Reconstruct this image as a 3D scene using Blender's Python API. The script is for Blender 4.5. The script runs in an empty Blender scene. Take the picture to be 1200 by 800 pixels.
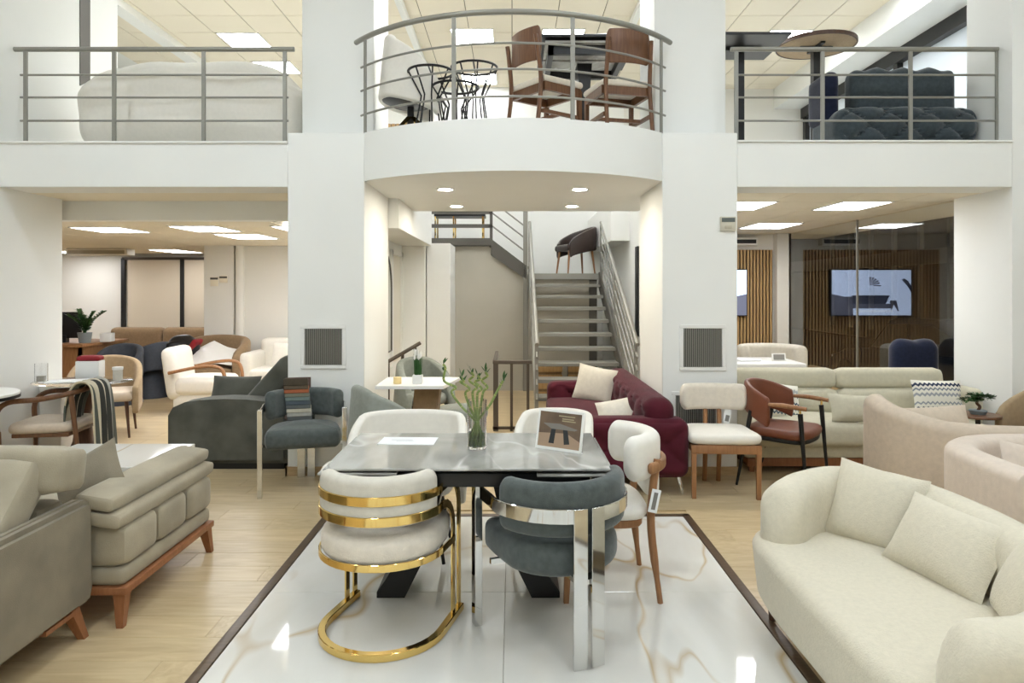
import bpy, bmesh, math, random
from mathutils import Vector, Matrix
random.seed(7)
C = bpy.context.scene.collection
PI = math.pi
sin, cos = math.sin, math.cos
def R(d): return d*PI/180

# ------------------------------------------------------------ camera, world, exposure
sc = bpy.context.scene
cam = bpy.data.objects.new('camera', bpy.data.cameras.new('camera'))
C.objects.link(cam)
cam.location = (0, 0, 1.55); cam.rotation_euler = (PI/2, 0, 0)
cam.data.sensor_width = 36; cam.data.lens = 24; cam.data.shift_y = -61/1200
cam.data.clip_end = 200
sc.camera = cam
sc.view_settings.view_transform = 'Standard'
sc.view_settings.look = 'None'
sc.view_settings.gamma = 1
sc.view_settings.use_curve_mapping = False
sc.view_settings.exposure = 0.06
sc.cycles.use_denoising = True
sc.cycles.max_bounces = 8
sc.cycles.diffuse_bounces = 5
sc.cycles.glossy_bounces = 5
sc.cycles.transmission_bounces = 8
sc.cycles.caustics_reflective = False
sc.cycles.sample_clamp_indirect = 6
w = bpy.data.worlds.new('night'); sc.world = w; w.use_nodes = True
w.node_tree.nodes['Background'].inputs[0].default_value = (.05, .07, .1, 1)
w.node_tree.nodes['Background'].inputs[1].default_value = .25
FRONT_L, REAR_L, UP_L, SPOT_L = 30.0, 17.0, 22.0, 340.0      # ceiling lamps: shop front (all added, unseen), under the gallery, on the gallery, downlights

# ------------------------------------------------------------ materials
def S(r, g, b):
    f = lambda c: (c/255/12.92) if c/255 <= .04045 else ((c/255+.055)/1.055)**2.4
    return (f(r), f(g), f(b), 1)
def mat(name, col, rough=.5, metal=0, var=None, bump=None, sheen=0, spec=.5, trans=0, ior=1.45, emit=0, coat=0, rnd=0, alpha=1):
    m = bpy.data.materials.new(name); m.use_nodes = True
    nt = m.node_tree; N = nt.nodes; L = nt.links; p = N['Principled BSDF']
    c = S(*col)
    p.inputs['Base Color'].default_value = c
    p.inputs['Roughness'].default_value = rough; p.inputs['Metallic'].default_value = metal
    p.inputs['Specular IOR Level'].default_value = spec; p.inputs['IOR'].default_value = ior
    p.inputs['Transmission Weight'].default_value = trans
    p.inputs['Sheen Weight'].default_value = sheen; p.inputs['Sheen Roughness'].default_value = .4
    p.inputs['Coat Weight'].default_value = coat; p.inputs['Coat Roughness'].default_value = .05
    if emit:
        p.inputs['Emission Color'].default_value = c; p.inputs['Emission Strength'].default_value = emit
    tc = None
    if var or bump or rnd:
        tc = N.new('ShaderNodeTexCoord')
    if var:
        sc_, am = var[:2]
        n = N.new('ShaderNodeTexNoise'); n.inputs['Scale'].default_value = sc_; n.inputs['Detail'].default_value = 5
        L.new(tc.outputs['Object'], n.inputs['Vector'])
        mx = N.new('ShaderNodeMix'); mx.data_type = 'RGBA'
        k = 1-am; k2 = 1+am*.6
        mx.inputs[6].default_value = (c[0]*k, c[1]*k, c[2]*k, 1)
        mx.inputs[7].default_value = (min(1, c[0]*k2), min(1, c[1]*k2), min(1, c[2]*k2), 1)
        mr = N.new('ShaderNodeMapRange'); mr.inputs[1].default_value = .3; mr.inputs[2].default_value = .7
        L.new(n.outputs['Fac'], mr.inputs[0]); L.new(mr.outputs[0], mx.inputs[0])
        L.new(mx.outputs[2], p.inputs['Base Color'])
    if bump:
        n = N.new('ShaderNodeTexNoise'); n.inputs['Scale'].default_value = bump[0]; n.inputs['Detail'].default_value = 3
        L.new(tc.outputs['Object'], n.inputs['Vector'])
        b = N.new('ShaderNodeBump'); b.inputs['Strength'].default_value = bump[1]; b.inputs['Distance'].default_value = .004
        L.new(n.outputs['Fac'], b.inputs['Height']); L.new(b.outputs[0], p.inputs['Normal'])
    return m
def fabric(name, col, am=.12, sheen=.2, bs=260, bst=.4, sc_=30):
    return mat(name, col, .92, var=(sc_, am), bump=(bs, bst), sheen=sheen, spec=.2)
def wood(name, c1, c2, stretch=(14, 14, 1.2), rough=.42, spec=.4, world=False, rnd=0):
    m = bpy.data.materials.new(name); m.use_nodes = True
    nt = m.node_tree; N = nt.nodes; L = nt.links; p = N['Principled BSDF']
    tc = N.new('ShaderNodeTexCoord'); mp = N.new('ShaderNodeMapping'); mp.inputs['Scale'].default_value = stretch
    vec = tc.outputs['Object']
    oi = N.new('ShaderNodeObjectInfo')
    if rnd:
        ad = N.new('ShaderNodeVectorMath'); ad.operation = 'ADD'
        ml = N.new('ShaderNodeMath'); ml.operation = 'MULTIPLY'; ml.inputs[1].default_value = 37
        L.new(oi.outputs['Random'], ml.inputs[0]); L.new(vec, ad.inputs[0]); L.new(ml.outputs[0], ad.inputs[1]); vec = ad.outputs[0]
    L.new(vec, mp.inputs['Vector'])
    n = N.new('ShaderNodeTexNoise'); n.inputs['Scale'].default_value = 3; n.inputs['Detail'].default_value = 6; n.inputs['Distortion'].default_value = .6
    L.new(mp.outputs[0], n.inputs['Vector'])
    cr = N.new('ShaderNodeValToRGB')
    cr.color_ramp.elements[0].position = .3; cr.color_ramp.elements[0].color = S(*c1)
    cr.color_ramp.elements[1].position = .72; cr.color_ramp.elements[1].color = S(*c2)
    L.new(n.outputs['Fac'], cr.inputs[0])
    out = cr.outputs[0]
    if rnd:
        hs = N.new('ShaderNodeHueSaturation')
        mr = N.new('ShaderNodeMapRange'); mr.inputs[3].default_value = 1-rnd; mr.inputs[4].default_value = 1+rnd
        L.new(oi.outputs['Random'], mr.inputs[0]); L.new(mr.outputs[0], hs.inputs['Value']); L.new(out, hs.inputs['Color']); out = hs.outputs[0]
    L.new(out, p.inputs['Base Color'])
    p.inputs['Roughness'].default_value = rough; p.inputs['Specular IOR Level'].default_value = spec
    return m
def marble(name, base, dark, vein, scale, rough, vw=.03):
    m = bpy.data.materials.new(name); m.use_nodes = True
    nt = m.node_tree; N = nt.nodes; L = nt.links; p = N['Principled BSDF']
    g = N.new('ShaderNodeNewGeometry')
    mp = N.new('ShaderNodeMapping'); mp.inputs['Rotation'].default_value = (0, 0, R(-50)); mp.inputs['Scale'].default_value = (scale, scale*.45, scale)
    L.new(g.outputs['Position'], mp.inputs['Vector'])
    n = N.new('ShaderNodeTexNoise'); n.inputs['Scale'].default_value = 1.1; n.inputs['Detail'].default_value = 6; n.inputs['Distortion'].default_value = .9
    L.new(mp.outputs[0], n.inputs['Vector'])
    cr = N.new('ShaderNodeValToRGB'); e = cr.color_ramp.elements
    e[0].position = .3; e[0].color = S(*dark); e[1].position = .62; e[1].color = S(*base)
    L.new(n.outputs['Fac'], cr.inputs[0])
    n2 = N.new('ShaderNodeTexNoise'); n2.inputs['Scale'].default_value = .75; n2.inputs['Detail'].default_value = 3; n2.inputs['Distortion'].default_value = .5
    mp2 = N.new('ShaderNodeMapping'); mp2.inputs['Location'].default_value = (3.3, 1.7, 0); L.new(mp.outputs[0], mp2.inputs['Vector']); L.new(mp2.outputs[0], n2.inputs['Vector'])
    v = N.new('ShaderNodeValToRGB'); e = v.color_ramp.elements
    e[0].position = .5-vw; e[0].color = (0, 0, 0, 1); e[1].position = .5; e[1].color = (1, 1, 1, 1)
    k = e.new(.5+vw); k.color = (0, 0, 0, 1)
    L.new(n2.outputs['Fac'], v.inputs[0])
    n3 = N.new('ShaderNodeTexNoise'); n3.inputs['Scale'].default_value = 1.6; L.new(mp.outputs[0], n3.inputs['Vector'])
    mu = N.new('ShaderNodeMath'); mu.operation = 'MULTIPLY'; L.new(v.outputs[0], mu.inputs[0])
    mr = N.new('ShaderNodeMapRange'); mr.inputs[1].default_value = .36; mr.inputs[2].default_value = .54; L.new(n3.outputs['Fac'], mr.inputs[0]); L.new(mr.outputs[0], mu.inputs[1])
    mx = N.new('ShaderNodeMix'); mx.data_type = 'RGBA'; L.new(mu.outputs[0], mx.inputs[0]); L.new(cr.outputs[0], mx.inputs[6]); mx.inputs[7].default_value = S(*vein)
    L.new(mx.outputs[2], p.inputs['Base Color'])
    p.inputs['Roughness'].default_value = rough; p.inputs['Specular IOR Level'].default_value = .6
    return m
def floor_far(name, c1, c2):
    m = wood(name, c1, c2, (1.2, 12, 12), .38)
    nt = m.node_tree; N = nt.nodes; L = nt.links; p = N['Principled BSDF']
    src = p.inputs['Base Color'].links[0].from_socket
    g = N.new('ShaderNodeNewGeometry'); br = N.new('ShaderNodeTexBrick')
    br.inputs['Scale'].default_value = 1; br.inputs['Brick Width'].default_value = 1.25; br.inputs['Row Height'].default_value = .195; br.inputs['Mortar Size'].default_value = .003
    br.inputs['Color1'].default_value = (1, 1, 1, 1); br.inputs['Color2'].default_value = (.9, .88, .86, 1); br.inputs['Mortar'].default_value = (.55, .5, .45, 1)
    L.new(g.outputs['Position'], br.inputs['Vector'])
    mx = N.new('ShaderNodeMix'); mx.data_type = 'RGBA'; mx.blend_type = 'MULTIPLY'; mx.inputs[0].default_value = 1
    L.new(src, mx.inputs[6]); L.new(br.outputs['Color'], mx.inputs[7]); L.new(mx.outputs[2], p.inputs['Base Color'])
    return m

M = {}
M['wall'] = mat('painted_plaster', (237, 237, 232), .75, var=(1.5, .02), bump=(60, .05))
M['wall_warm'] = mat('warm_painted_plaster', (230, 227, 219), .75, var=(1.5, .02))
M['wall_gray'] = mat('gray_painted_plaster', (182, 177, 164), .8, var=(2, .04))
M['tile'] = mat('mineral_ceiling_tile', (234, 225, 205), .9, bump=(120, .2))
M['seam'] = mat('ceiling_grid_shadow', (150, 140, 122), .9)
M['floor'] = floor_far('oak_laminate_far', (188, 166, 128), (206, 186, 148))
M['plank'] = wood('oak_laminate', (186, 163, 124), (206, 186, 148), (1.0, 9, 9), .33, rnd=.06)
M['marble'] = marble('cream_onyx_floor', (230, 228, 221), (216, 213, 203), (196, 174, 138), 1.25, .05, .011)
M['gmarble'] = marble('gray_marble', (180, 178, 170), (140, 138, 131), (200, 197, 190), 2.6, .06, .02)
M['border'] = wood('dark_border', (78, 62, 46), (98, 80, 62), (2, 30, 2), .35)
M['skirt'] = wood('skirting', (176, 150, 112), (196, 170, 132), (2, 20, 20), .5)
M['steel'] = mat('gray_painted_steel', (146, 144, 136), .38, .35)
M['steel_dark'] = mat('dark_painted_steel', (92, 89, 83), .45, .2)
M['bronze'] = mat('brown_painted_steel', (84, 74, 64), .45, .2)
M['gold'] = mat('polished_gold', (240, 206, 128), .1, 1)
M['chrome'] = mat('polished_chrome', (214, 214, 212), .06, 1)
M['black'] = mat('black_paint', (26, 25, 25), .4)
M['black_metal'] = mat('black_metal', (32, 31, 30), .4, .3)
M['cream'] = fabric('cream_linen', (212, 206, 192), .06)
M['cream_warm'] = fabric('cream_boucle', (224, 214, 198), .06, bs=150)
M['white_fab'] = fabric('white_leatherette', (232, 227, 216), .03, bst=.1)
M['sand'] = fabric('sand_chenille', (212, 204, 183), .05, bs=160, bst=.6, sc_=55)
M['beige'] = fabric('beige_weave', (206, 190, 170), .07)
M['pinkbeige'] = fabric('blush_beige_velvet', (218, 203, 187), .06)
M['sage'] = fabric('pale_sage_fabric', (198, 192, 170), .06)
M['taupe'] = fabric('taupe_microfibre', (138, 128, 109), .24, sc_=4)
M['taupe_l'] = fabric('light_taupe_microfibre', (166, 156, 135), .2, sc_=4)
M['gray'] = fabric('blue_gray_velvet', (86, 92, 90), .2, .35)
M['gray_d'] = fabric('dark_gray_velvet', (92, 92, 84), .30, .25, sc_=5)
M['burgundy'] = fabric('burgundy_velvet', (78, 27, 38), .22, .12, sc_=6)
M['navy'] = fabric('navy_velvet', (30, 35, 54), .2, .3)
M['slate'] = fabric('slate_fabric', (74, 78, 86), .1)
M['teal_d'] = fabric('dark_slate_velvet', (66, 74, 78), .2, .4)
M['brown_fab'] = fabric('brown_fabric', (142, 118, 90), .1)
M['brown_l'] = mat('tan_leather', (116, 64, 41), .42, var=(5, .16), bump=(90, .2))
M['dark_l'] = mat('dark_brown_leather', (54, 42, 38), .35, var=(5, .15))
M['quilt'] = fabric('quilted_beige', (166, 144, 114), .1)
M['sagegray'] = fabric('gray_green_fabric', (142, 146, 138), .1)
M['oak'] = wood('oiled_beech', (140, 98, 64), (164, 119, 80), (20, 20, 2))
M['walnut'] = wood('walnut', (96, 64, 42), (122, 84, 56), (20, 20, 2))
M['walnut_d'] = wood('dark_walnut', (70, 46, 34), (92, 64, 46), (20, 20, 2))
M['legwood'] = wood('reddish_leg_wood', (136, 88, 56), (157, 105, 70), (20, 20, 2))
M['slat'] = wood('oak_slat', (172, 138, 92), (194, 160, 112), (20, 20, 1.5), .5)
M['white'] = mat('white_lacquer', (236, 235, 230), .35)
M['paper'] = mat('paper', (240, 241, 240), .6)
M['glass'] = mat('clear_glass', (255, 255, 255), 0, trans=1, ior=1.45)
M['pane'] = mat('window_glass', (235, 240, 240), 0, trans=1, ior=1.6, spec=.5)
M['water'] = mat('water', (240, 250, 235), 0, trans=1, ior=1.33)
M['leaf'] = mat('green_leaf', (52, 92, 44), .45, var=(20, .3))
M['bamboo'] = mat('bamboo_stalk', (132, 152, 84), .4, var=(30, .3))
M['bamboo_l'] = mat('bamboo_node', (176, 176, 110), .5)
M['stone_pot'] = mat('gray_pot', (128, 136, 138), .6)
M['red'] = mat('red_cloth', (140, 26, 34), .7)
M['emit_front'] = mat('added_front_diffuser', (232, 243, 255), .5, emit=FRONT_L)
M['emit_rear'] = mat('rear_lamp_diffuser', (246, 248, 252), .5, emit=REAR_L)
M['emit_up'] = mat('gallery_lamp_diffuser', (246, 249, 252), .5, emit=UP_L)
M['emit_spot'] = mat('downlight_diffuser', (255, 247, 232), .5, emit=SPOT_L)

# ------------------------------------------------------------ mesh builder
def arc(cx, cy, r, a0, a1, n, z=0, ry=None):
    ry = r if ry is None else ry
    return [Vector((cx+r*cos(R(a0+(a1-a0)*i/n)), cy+ry*sin(R(a0+(a1-a0)*i/n)), z)) for i in range(n+1)]
def rrect(w, h, r, n=3, b0=0):
    """rounded rectangle profile: a in [-w/2, w/2], b in [b0, b0+h]"""
    r = min(r, w/2*.999, h/2*.999)
    o = []
    for (cx, cy, a) in ((w/2-r, b0+h-r, 0), (-w/2+r, b0+h-r, 90), (-w/2+r, b0+r, 180), (w/2-r, b0+r, 270)):
        for i in range(n+1):
            t = R(a+90*i/n); o.append((cx+r*cos(t), cy+r*sin(t)))
    return o
def smooth_path(pts, n=6, closed=False):
    P_ = [Vector(p) for p in pts]; o = []
    m = len(P_); rng = range(m if closed else m-1)
    for i in rng:
        if closed: a, b, c, d = P_[i-1], P_[i], P_[(i+1) % m], P_[(i+2) % m]
        else: a, b, c, d = P_[max(0, i-1)], P_[i], P_[i+1], P_[min(m-1, i+2)]
        for k in range(n):
            t = k/n
            o.append(.5*((2*b)+(-a+c)*t+(2*a-5*b+4*c-d)*t*t+(-a+3*b-3*c+d)*t**3))
    if not closed: o.append(P_[-1])
    return o
class B:
    def __init__(s): s.bm = bmesh.new()
    def ring_skin(s, rings, closed=False, cap=True, cyc=True):
        bm = s.bm; VV = [[bm.verts.new(p) for p in r] for r in rings]
        m = len(VV); k = len(VV[0])
        for i in range(m if closed else m-1):
            a, b = VV[i], VV[(i+1) % m]
            for j in range(k if cyc else k-1):
                j2 = (j+1) % k
                bm.faces.new((a[j], a[j2], b[j2], b[j]))
        if cap and not closed:
            bm.faces.new(VV[0][::-1]); bm.faces.new(VV[-1])
        return s
    def cube(s, c, size, bev=0, seg=2, M_=None):
        m = Matrix.Translation(Vector(c)) @ (M_ or Matrix()) @ Matrix.Diagonal((size[0], size[1], size[2], 1))
        r = bmesh.ops.create_cube(s.bm, size=1, matrix=m)
        if bev:
            es = list({e for v in r['verts'] for e in v.link_edges})
            bmesh.ops.bevel(s.bm, geom=es, offset=bev, segments=seg, affect='EDGES', profile=.5)
        return s
    def box(s, x0, x1, y0, y1, z0, z1, bev=0, seg=2):
        return s.cube(((x0+x1)/2, (y0+y1)/2, (z0+z1)/2), (abs(x1-x0), abs(y1-y0), abs(z1-z0)), bev, seg)
    def cyl(s, p0, p1, r0, r1=None, n=12):
        return s.tube([p0, p1], [r0, r0 if r1 is None else r1], n)
    def tube(s, pts, r, n=8, closed=False, cap=True, flat=1):
        pts = [Vector(p) for p in pts]; m = len(pts)
        rr = r if isinstance(r, (list, tuple)) else [r]*m
        rings = []; prev = None
        for i in range(m):
            if closed: t = pts[(i+1) % m]-pts[i-1]
            else: t = pts[min(i+1, m-1)]-pts[max(i-1, 0)]
            t.normalize()
            if prev is None:
                u = Vector((0, 0, 1)) if abs(t.z) < .9 else Vector((1, 0, 0))
                u = (u-t*u.dot(t)).normalized()
            else: u = (prev-t*prev.dot(t)).normalized()
            prev = u; v = t.cross(u)
            rings.append([pts[i]+(u*cos(2*PI*k/n)*flat+v*sin(2*PI*k/n))*rr[i] for k in range(n)])
        return s.ring_skin(rings, closed, cap)
    def strap(s, pts, nrm, w_, t_, closed=False):
        """flat bar: nrm is the outward direction of its broad face at every point"""
        pts = [Vector(p) for p in pts]; m = len(pts); rings = []
        for i in range(m):
            if closed: t = pts[(i+1) % m]-pts[i-1]
            else: t = pts[min(i+1, m-1)]-pts[max(i-1, 0)]
            t.normalize(); n = Vector(nrm[i]); n = (n-t*n.dot(t)).normalized(); b = t.cross(n)
            c = .25*t_
            q = [(t_/2, w_/2-c), (t_/2-c, w_/2), (-t_/2+c, w_/2), (-t_/2, w_/2-c), (-t_/2, -w_/2+c), (-t_/2+c, -w_/2), (t_/2-c, -w_/2), (t_/2, -w_/2+c)]
            rings.append([pts[i]+n*x+b*y for x, y in q])
        return s.ring_skin(rings, closed)
    def sweep(s, pts, prof, closed=False, ws=None, hs=None, zo=None, rnd=0, lean=0, nr=4):
        """profile (a,b): a to the right of travel, b upward"""
        pts = [Vector(p) for p in pts]; m = len(pts)
        ws = ws or [1]*m; hs = hs or [1]*m; zo = zo or [0]*m
        ca = sum(p[0] for p in prof)/len(prof); cb = sum(p[1] for p in prof)/len(prof)
        def ring(i, off=0, k=1):
            if closed: t = pts[(i+1) % m]-pts[i-1]
            else: t = pts[min(i+1, m-1)]-pts[max(i-1, 0)]
            t.z = 0; t.normalize(); n = Vector((t.y, -t.x, 0))
            o = []
            for a, b in prof:
                a2 = ca+(a-ca)*k*ws[i]; b2 = (cb+(b-cb)*k)*hs[i]+zo[i]
                o.append(pts[i]+t*off+n*(a2+lean*b2)+Vector((0, 0, b2)))
            return o
        rings = []
        if rnd and not closed:
            for j in range(nr): 
                q = 1-j/nr; rings.append(ring(0, -rnd*q, max(.12, math.sqrt(1-q*q))))
        rings += [ring(i) for i in range(m)]
        if rnd and not closed:
            for j in range(1, nr+1):
                q = j/nr; rings.append(ring(m-1, rnd*q, max(.12, math.sqrt(1-q*q))))
        return s.ring_skin(rings, closed)
    def lathe(s, prof, n=24, c=(0, 0, 0), sx=1, sy=1, cap=True):
        c = Vector(c)
        rings = [[c+Vector((r*cos(2*PI*k/n)*sx, r*sin(2*PI*k/n)*sy, z)) for k in range(n)] for r, z in prof]
        return s.ring_skin(rings, False, cap)
    def prism(s, pts, z0, z1, M_=None, bev=0):
        M_ = M_ or Matrix(); bm = s.bm
        lo = [bm.verts.new(M_ @ Vector((p[0], p[1], z0))) for p in pts]; hi = [bm.verts.new(M_ @ Vector((p[0], p[1], z1))) for p in pts]
        k = len(pts); fs = [bm.faces.new(lo[::-1]), bm.faces.new(hi)]
        for j in range(k): fs.append(bm.faces.new((lo[j], lo[(j+1) % k], hi[(j+1) % k], hi[j])))
        if bev:
            es = list({e for f in fs[:2] for e in f.edges})
            bmesh.ops.bevel(bm, geom=es, offset=bev, segments=2, affect='EDGES')
        return s
    def slab(s, pts, z0, z1, r=.04, crown=0, nr=4, taper=0):
        """upholstered block of any plan outline (counter-clockwise), edges rounded by r"""
        P_ = [Vector((p[0], p[1], 0)) for p in pts]; m = len(P_)
        nn = []
        for i in range(m):
            t = (P_[(i+1) % m]-P_[i-1]).normalized(); nn.append(Vector((-t.y, t.x, 0)))
        ce = sum(P_, Vector())/m
        def ring(ins, z): return [P_[i]+nn[i]*ins+Vector((0, 0, z)) for i in range(m)]
        rings = []
        for j in range(nr+1):
            a = PI/2*j/nr; rings.append(ring(r*(1-sin(a))+taper, z0+r*(1-cos(a))))
        for j in range(nr+1):
            a = PI/2*j/nr; rings.append(ring(r*(1-cos(a)), z1-r+r*sin(a)))
        top = ring(r, 0)
        for q in (.9, .75, .5, .2):
            rings.append([Vector((ce.x+(p.x-ce.x)*q, ce.y+(p.y-ce.y)*q, z1+crown*(1-q*q))) for p in top])
        return s.ring_skin(rings)
    def pad(s, size, c=(0, 0, 0), r=.05, puff=0, n=7, M_=None, disp=None):
        """upholstered cushion: a rounded box with puffed faces"""
        M_ = Matrix.Translation(Vector(c)) @ (M_ or Matrix()); bm = s.bm
        h = Vector(size)/2; r = min(r, min(h)*.98)
        k = n+1; gv = {}
        def gvert(*ijk):
            if ijk not in gv: gv[ijk] = bm.verts.new([-1+2*x/k for x in ijk])
            return gv[ijk]
        for ax in range(3):
            for sd in (0, k):
                for i in range(k):
                    for j in range(k):
                        q = []
                        for di, dj in ((0, 0), (1, 0), (1, 1), (0, 1)):
                            c3 = [0, 0, 0]; c3[ax] = sd; c3[(ax+1) % 3] = i+di; c3[(ax+2) % 3] = j+dj; q.append(gvert(*c3))
                        bm.faces.new(q if sd else q[::-1])
        allv = list(gv.values())
        for v in allv:
            p = Vector([sin(x*PI/2)*.5+x*.5 for x in v.co])
            q = Vector([p[i]*h[i] for i in range(3)])
            inn = Vector([max(-h[i]+r, min(h[i]-r, q[i])) for i in range(3)])
            d = q-inn
            if d.length > 1e-9: q = inn+d.normalized()*r
            if puff:
                k = (1-p.x**2)*(1-p.y**2); q.z += puff*k*(1 if p.z > 0 else -.3)*abs(p.z)
            if disp: q = disp(p, q)
            v.co = M_ @ q
        return s
    def pillow(s, w_, h_, t_, M_=None, n=12, sag=.06):
        """throw pillow in its local XZ plane, pinched corners, thickness along Y"""
        M_ = M_ or Matrix(); bm = s.bm; gr = {}
        for sd in (1, -1):
            for i in range(n+1):
                for j in range(n+1):
                    u = -1+2*i/n; v = -1+2*j/n
                    edge = i in (0, n) or j in (0, n)
                    if edge and sd == -1: gr[(sd, i, j)] = gr[(1, i, j)]; continue
                    x = u*w_/2*(1-sag*(1-v*v)); z = v*h_/2*(1-sag*(1-u*u))
                    k = max(0, (1-u**2)*(1-v**2))**.42
                    y = sd*t_/2*k
                    if edge: y = 0
                    gr[(sd, i, j)] = bm.verts.new(M_ @ Vector((x, y, z)))
            for i in range(n):
                for j in range(n):
                    q = (gr[(sd, i, j)], gr[(sd, i+1, j)], gr[(sd, i+1, j+1)], gr[(sd, i, j+1)])
                    bm.faces.new(q if sd == -1 else q[::-1])
        return s
    def mesh(s, name, ang=38):
        bm = s.bm; bmesh.ops.recalc_face_normals(bm, faces=bm.faces)
        me = bpy.data.meshes.new(name)
        for f in bm.faces: f.smooth = True
        bm.to_mesh(me); bm.free()
        me.set_sharp_from_angle(angle=R(ang))
        return me
def P(name, b, m, parent=None, loc=(0, 0, 0), rot=(0, 0, 0), label=None, ang=38, kind=None):
    me = b.mesh(name, ang) if isinstance(b, B) else b
    if not me.materials: me.materials.append(M[m] if isinstance(m, str) else m)
    o = bpy.data.objects.new(name, me); C.objects.link(o)
    o.location = loc; o.rotation_euler = rot
    if parent: o.parent = parent
    if label: o['label'] = label
    if kind: o['kind'] = kind
    return o
def T(name, label, cat, loc=(0, 0, 0), rz=0, group=None, rot=None):
    o = bpy.data.objects.new(name, None); C.objects.link(o); o.empty_display_size = .1
    o.location = loc; o.rotation_euler = rot or (0, 0, R(rz)); o['label'] = label; o['category'] = cat
    if group: o['group'] = group
    return o
def O(name, b, m, label, cat, loc=(0, 0, 0), rz=0, group=None, rot=None, ang=38, kind=None):
    o = P(name, b, m, None, loc, rot or (0, 0, R(rz)), label, ang, kind); o['category'] = cat
    if group: o['group'] = group
    return o
def ST(name, b, m, parent=None, **k):
    o = P(name, b, m, parent, **k)
    if not parent: o['kind'] = 'structure'
    return o
def dup(root, loc, rz, label, group=None, rot=None):
    def cp(o, par):
        c = o.copy(); C.objects.link(c)
        if par: c.parent = par
        for ch in [x for x in KIDS.get(o.name, [])]: cp(ch, c)
        return c
    KIDS = {}
    for o in C.objects:
        if o.parent: KIDS.setdefault(o.parent.name, []).append(o)
    r = cp(root, None); r.location = loc; r.rotation_euler = rot or (0, 0, R(rz)); r['label'] = label
    if group: r['group'] = group
    return r
RX = lambda a: Matrix.Rotation(R(a), 4, 'X')
RY = lambda a: Matrix.Rotation(R(a), 4, 'Y')
RZ = lambda a: Matrix.Rotation(R(a), 4, 'Z')
TR = lambda x, y, z: Matrix.Translation((x, y, z))
# ============================================================ THE SETTING
HU, HL, DK = 5.16, 2.403, 2.78          # gallery ceiling, lower ceiling, gallery deck
# --- floor: oak laminate with a framed island of onyx tiles
b = B(); b.box(-9, 6.2, -3, 14, -.1, -.012)
b.box(-9, -4.6, -3, 14, -.02, 0); b.box(4.4, 4.3, 0, 1, -.02, -.015)
b.box(-4.6, 6.2, 6.56, 14, -.02, 0); b.box(-4.6, 6.2, -3, 1.29, -.02, 0)
floor = ST('floor', b, 'floor')
tri = B(); tri.box(-.5, .5, -.5, .5, -.011, 0, .0)
pm = B().cube((0, 0, -.006), (1.248, .1935, .012), .0012, 1).mesh('plank_mesh', 20)
def plank(x0, x1, y):
    o = P('plank', pm, 'plank', floor, ((x0+x1)/2, y, 0)); o.scale.x = (x1-x0-.002)/1.248
IX0, IX1, IY1 = -1.29, 1.22, 4.71
row = 0; y = 1.29
while y < 6.55:
    yc = y+.0975; x = -4.6-random.random()*1.2
    while x < 6.2:
        x0, x1 = max(x, -4.6), min(x+1.25, 6.2); x += 1.25
        if x1-x0 < .04: continue
        if yc < IY1+.05:
            segs = []
            if x0 < IX0: segs.append((x0, min(x1, IX0)))
            if x1 > IX1: segs.append((max(x0, IX1), x1))
        else: segs = [(x0, x1)]
        for s0, s1 in segs:
            if s1-s0 > .04 and s0 < 4.6 and abs((s0+s1)/2) < .78*y+1.6: plank(s0, s1, yc)
    y += .195; row += 1
b = B(); b.box(IX0+.05, IX1-.05, .9, IY1-.05, -.012, -.004); onyx = ST('onyx_floor', b, 'seam')
tm = B().cube((0, 0, -.0058), (1.202, 1.16, .0116), .0015, 1).mesh('floor_tile_mesh', 20)
for k in range(4):
    for i in (0, 1):
        o = P('tile', tm, 'marble', onyx, (-.637 if i == 0 else .567, 4.66-.58-1.162*k, .0005))
b = B(); b.box(IX0, IX0+.048, .9, IY1, -.011, .004, .002); P('border_strip', b, 'border', onyx)
b = B(); b.box(IX1-.048, IX1, .9, IY1, -.011, .004, .002); P('border_strip', b, 'border', onyx)
b = B(); b.box(IX0, IX1, IY1-.048, IY1, -.011, .004, .002); P('border_strip', b, 'border', onyx)
# strip that fills the outline of the plank rows against the island
b = B(); b.box(IX0-.001, IX1+.001, IY1, IY1+.06, -.012, -.001); P('filler_strip', b, 'plank', onyx)

# --- walls and piers
ST('wall_left', B().box(-6.2, -4.27, 5.69, 6.48, 0, DK).box(-6.2, -4.27, 5.69, 7.39, DK, HU).box(-6.35, -6.2, -3, 5.7, 0, HU), 'wall')
ST('wall_right', B().box(4.17, 6.2, 5.69, 6.44, 0, DK).box(4.17, 6.2, 5.69, 6.26, DK, HU).box(6.2, 6.35, -3, 6.4, 0, HU), 'wall')
ST('wall_front', B().box(-6.35, 6.35, -3.15, -3, 0, HU), 'wall')
ST('column', B().box(-1.87, -1.23, 5.69, 6.79, 0, 2.855, .006, 1).box(-1.87, -1.23, 6.08, 6.79, 2.85, HU, .006, 1), 'wall')
ST('column', B().box(1.252, 1.878, 5.69, 6.68, 0, 2.855, .006, 1).box(1.252, 1.878, 6.0, 6.68, 2.85, HU, .006, 1), 'wall')
ST('beam', B().box(-4.27, -1.87, 5.69, 6.05, HL, DK-.01, .004, 1).box(-4.27, -1.87, 5.675, 6.06, DK-.012, DK+.004), 'wall')
ST('beam', B().box(1.878, 4.17, 5.69, 6.05, HL, DK, .004, 1).box(1.878, 4.17, 5.675, 6.06, DK-.002, DK+.012), 'wall')
for i, (x0, x1, y0, y1) in enumerate(((-1.885, -1.215, 5.675, 6.8), (1.237, 1.893, 5.675, 6.69))):
    ST('baseboard_'+('left', 'right')[i], B().box(x0, x1, y0, y0+.016, 0, .075).box(x0, x0+.016, y0, y1, 0, .075).box(x1-.016, x1, y0, y1, 0, .075), 'skirt')
ST('baseboard_pier', B().box(-4.27, -4.255, 5.69, 6.48, 0, .075), 'skirt')
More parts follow.
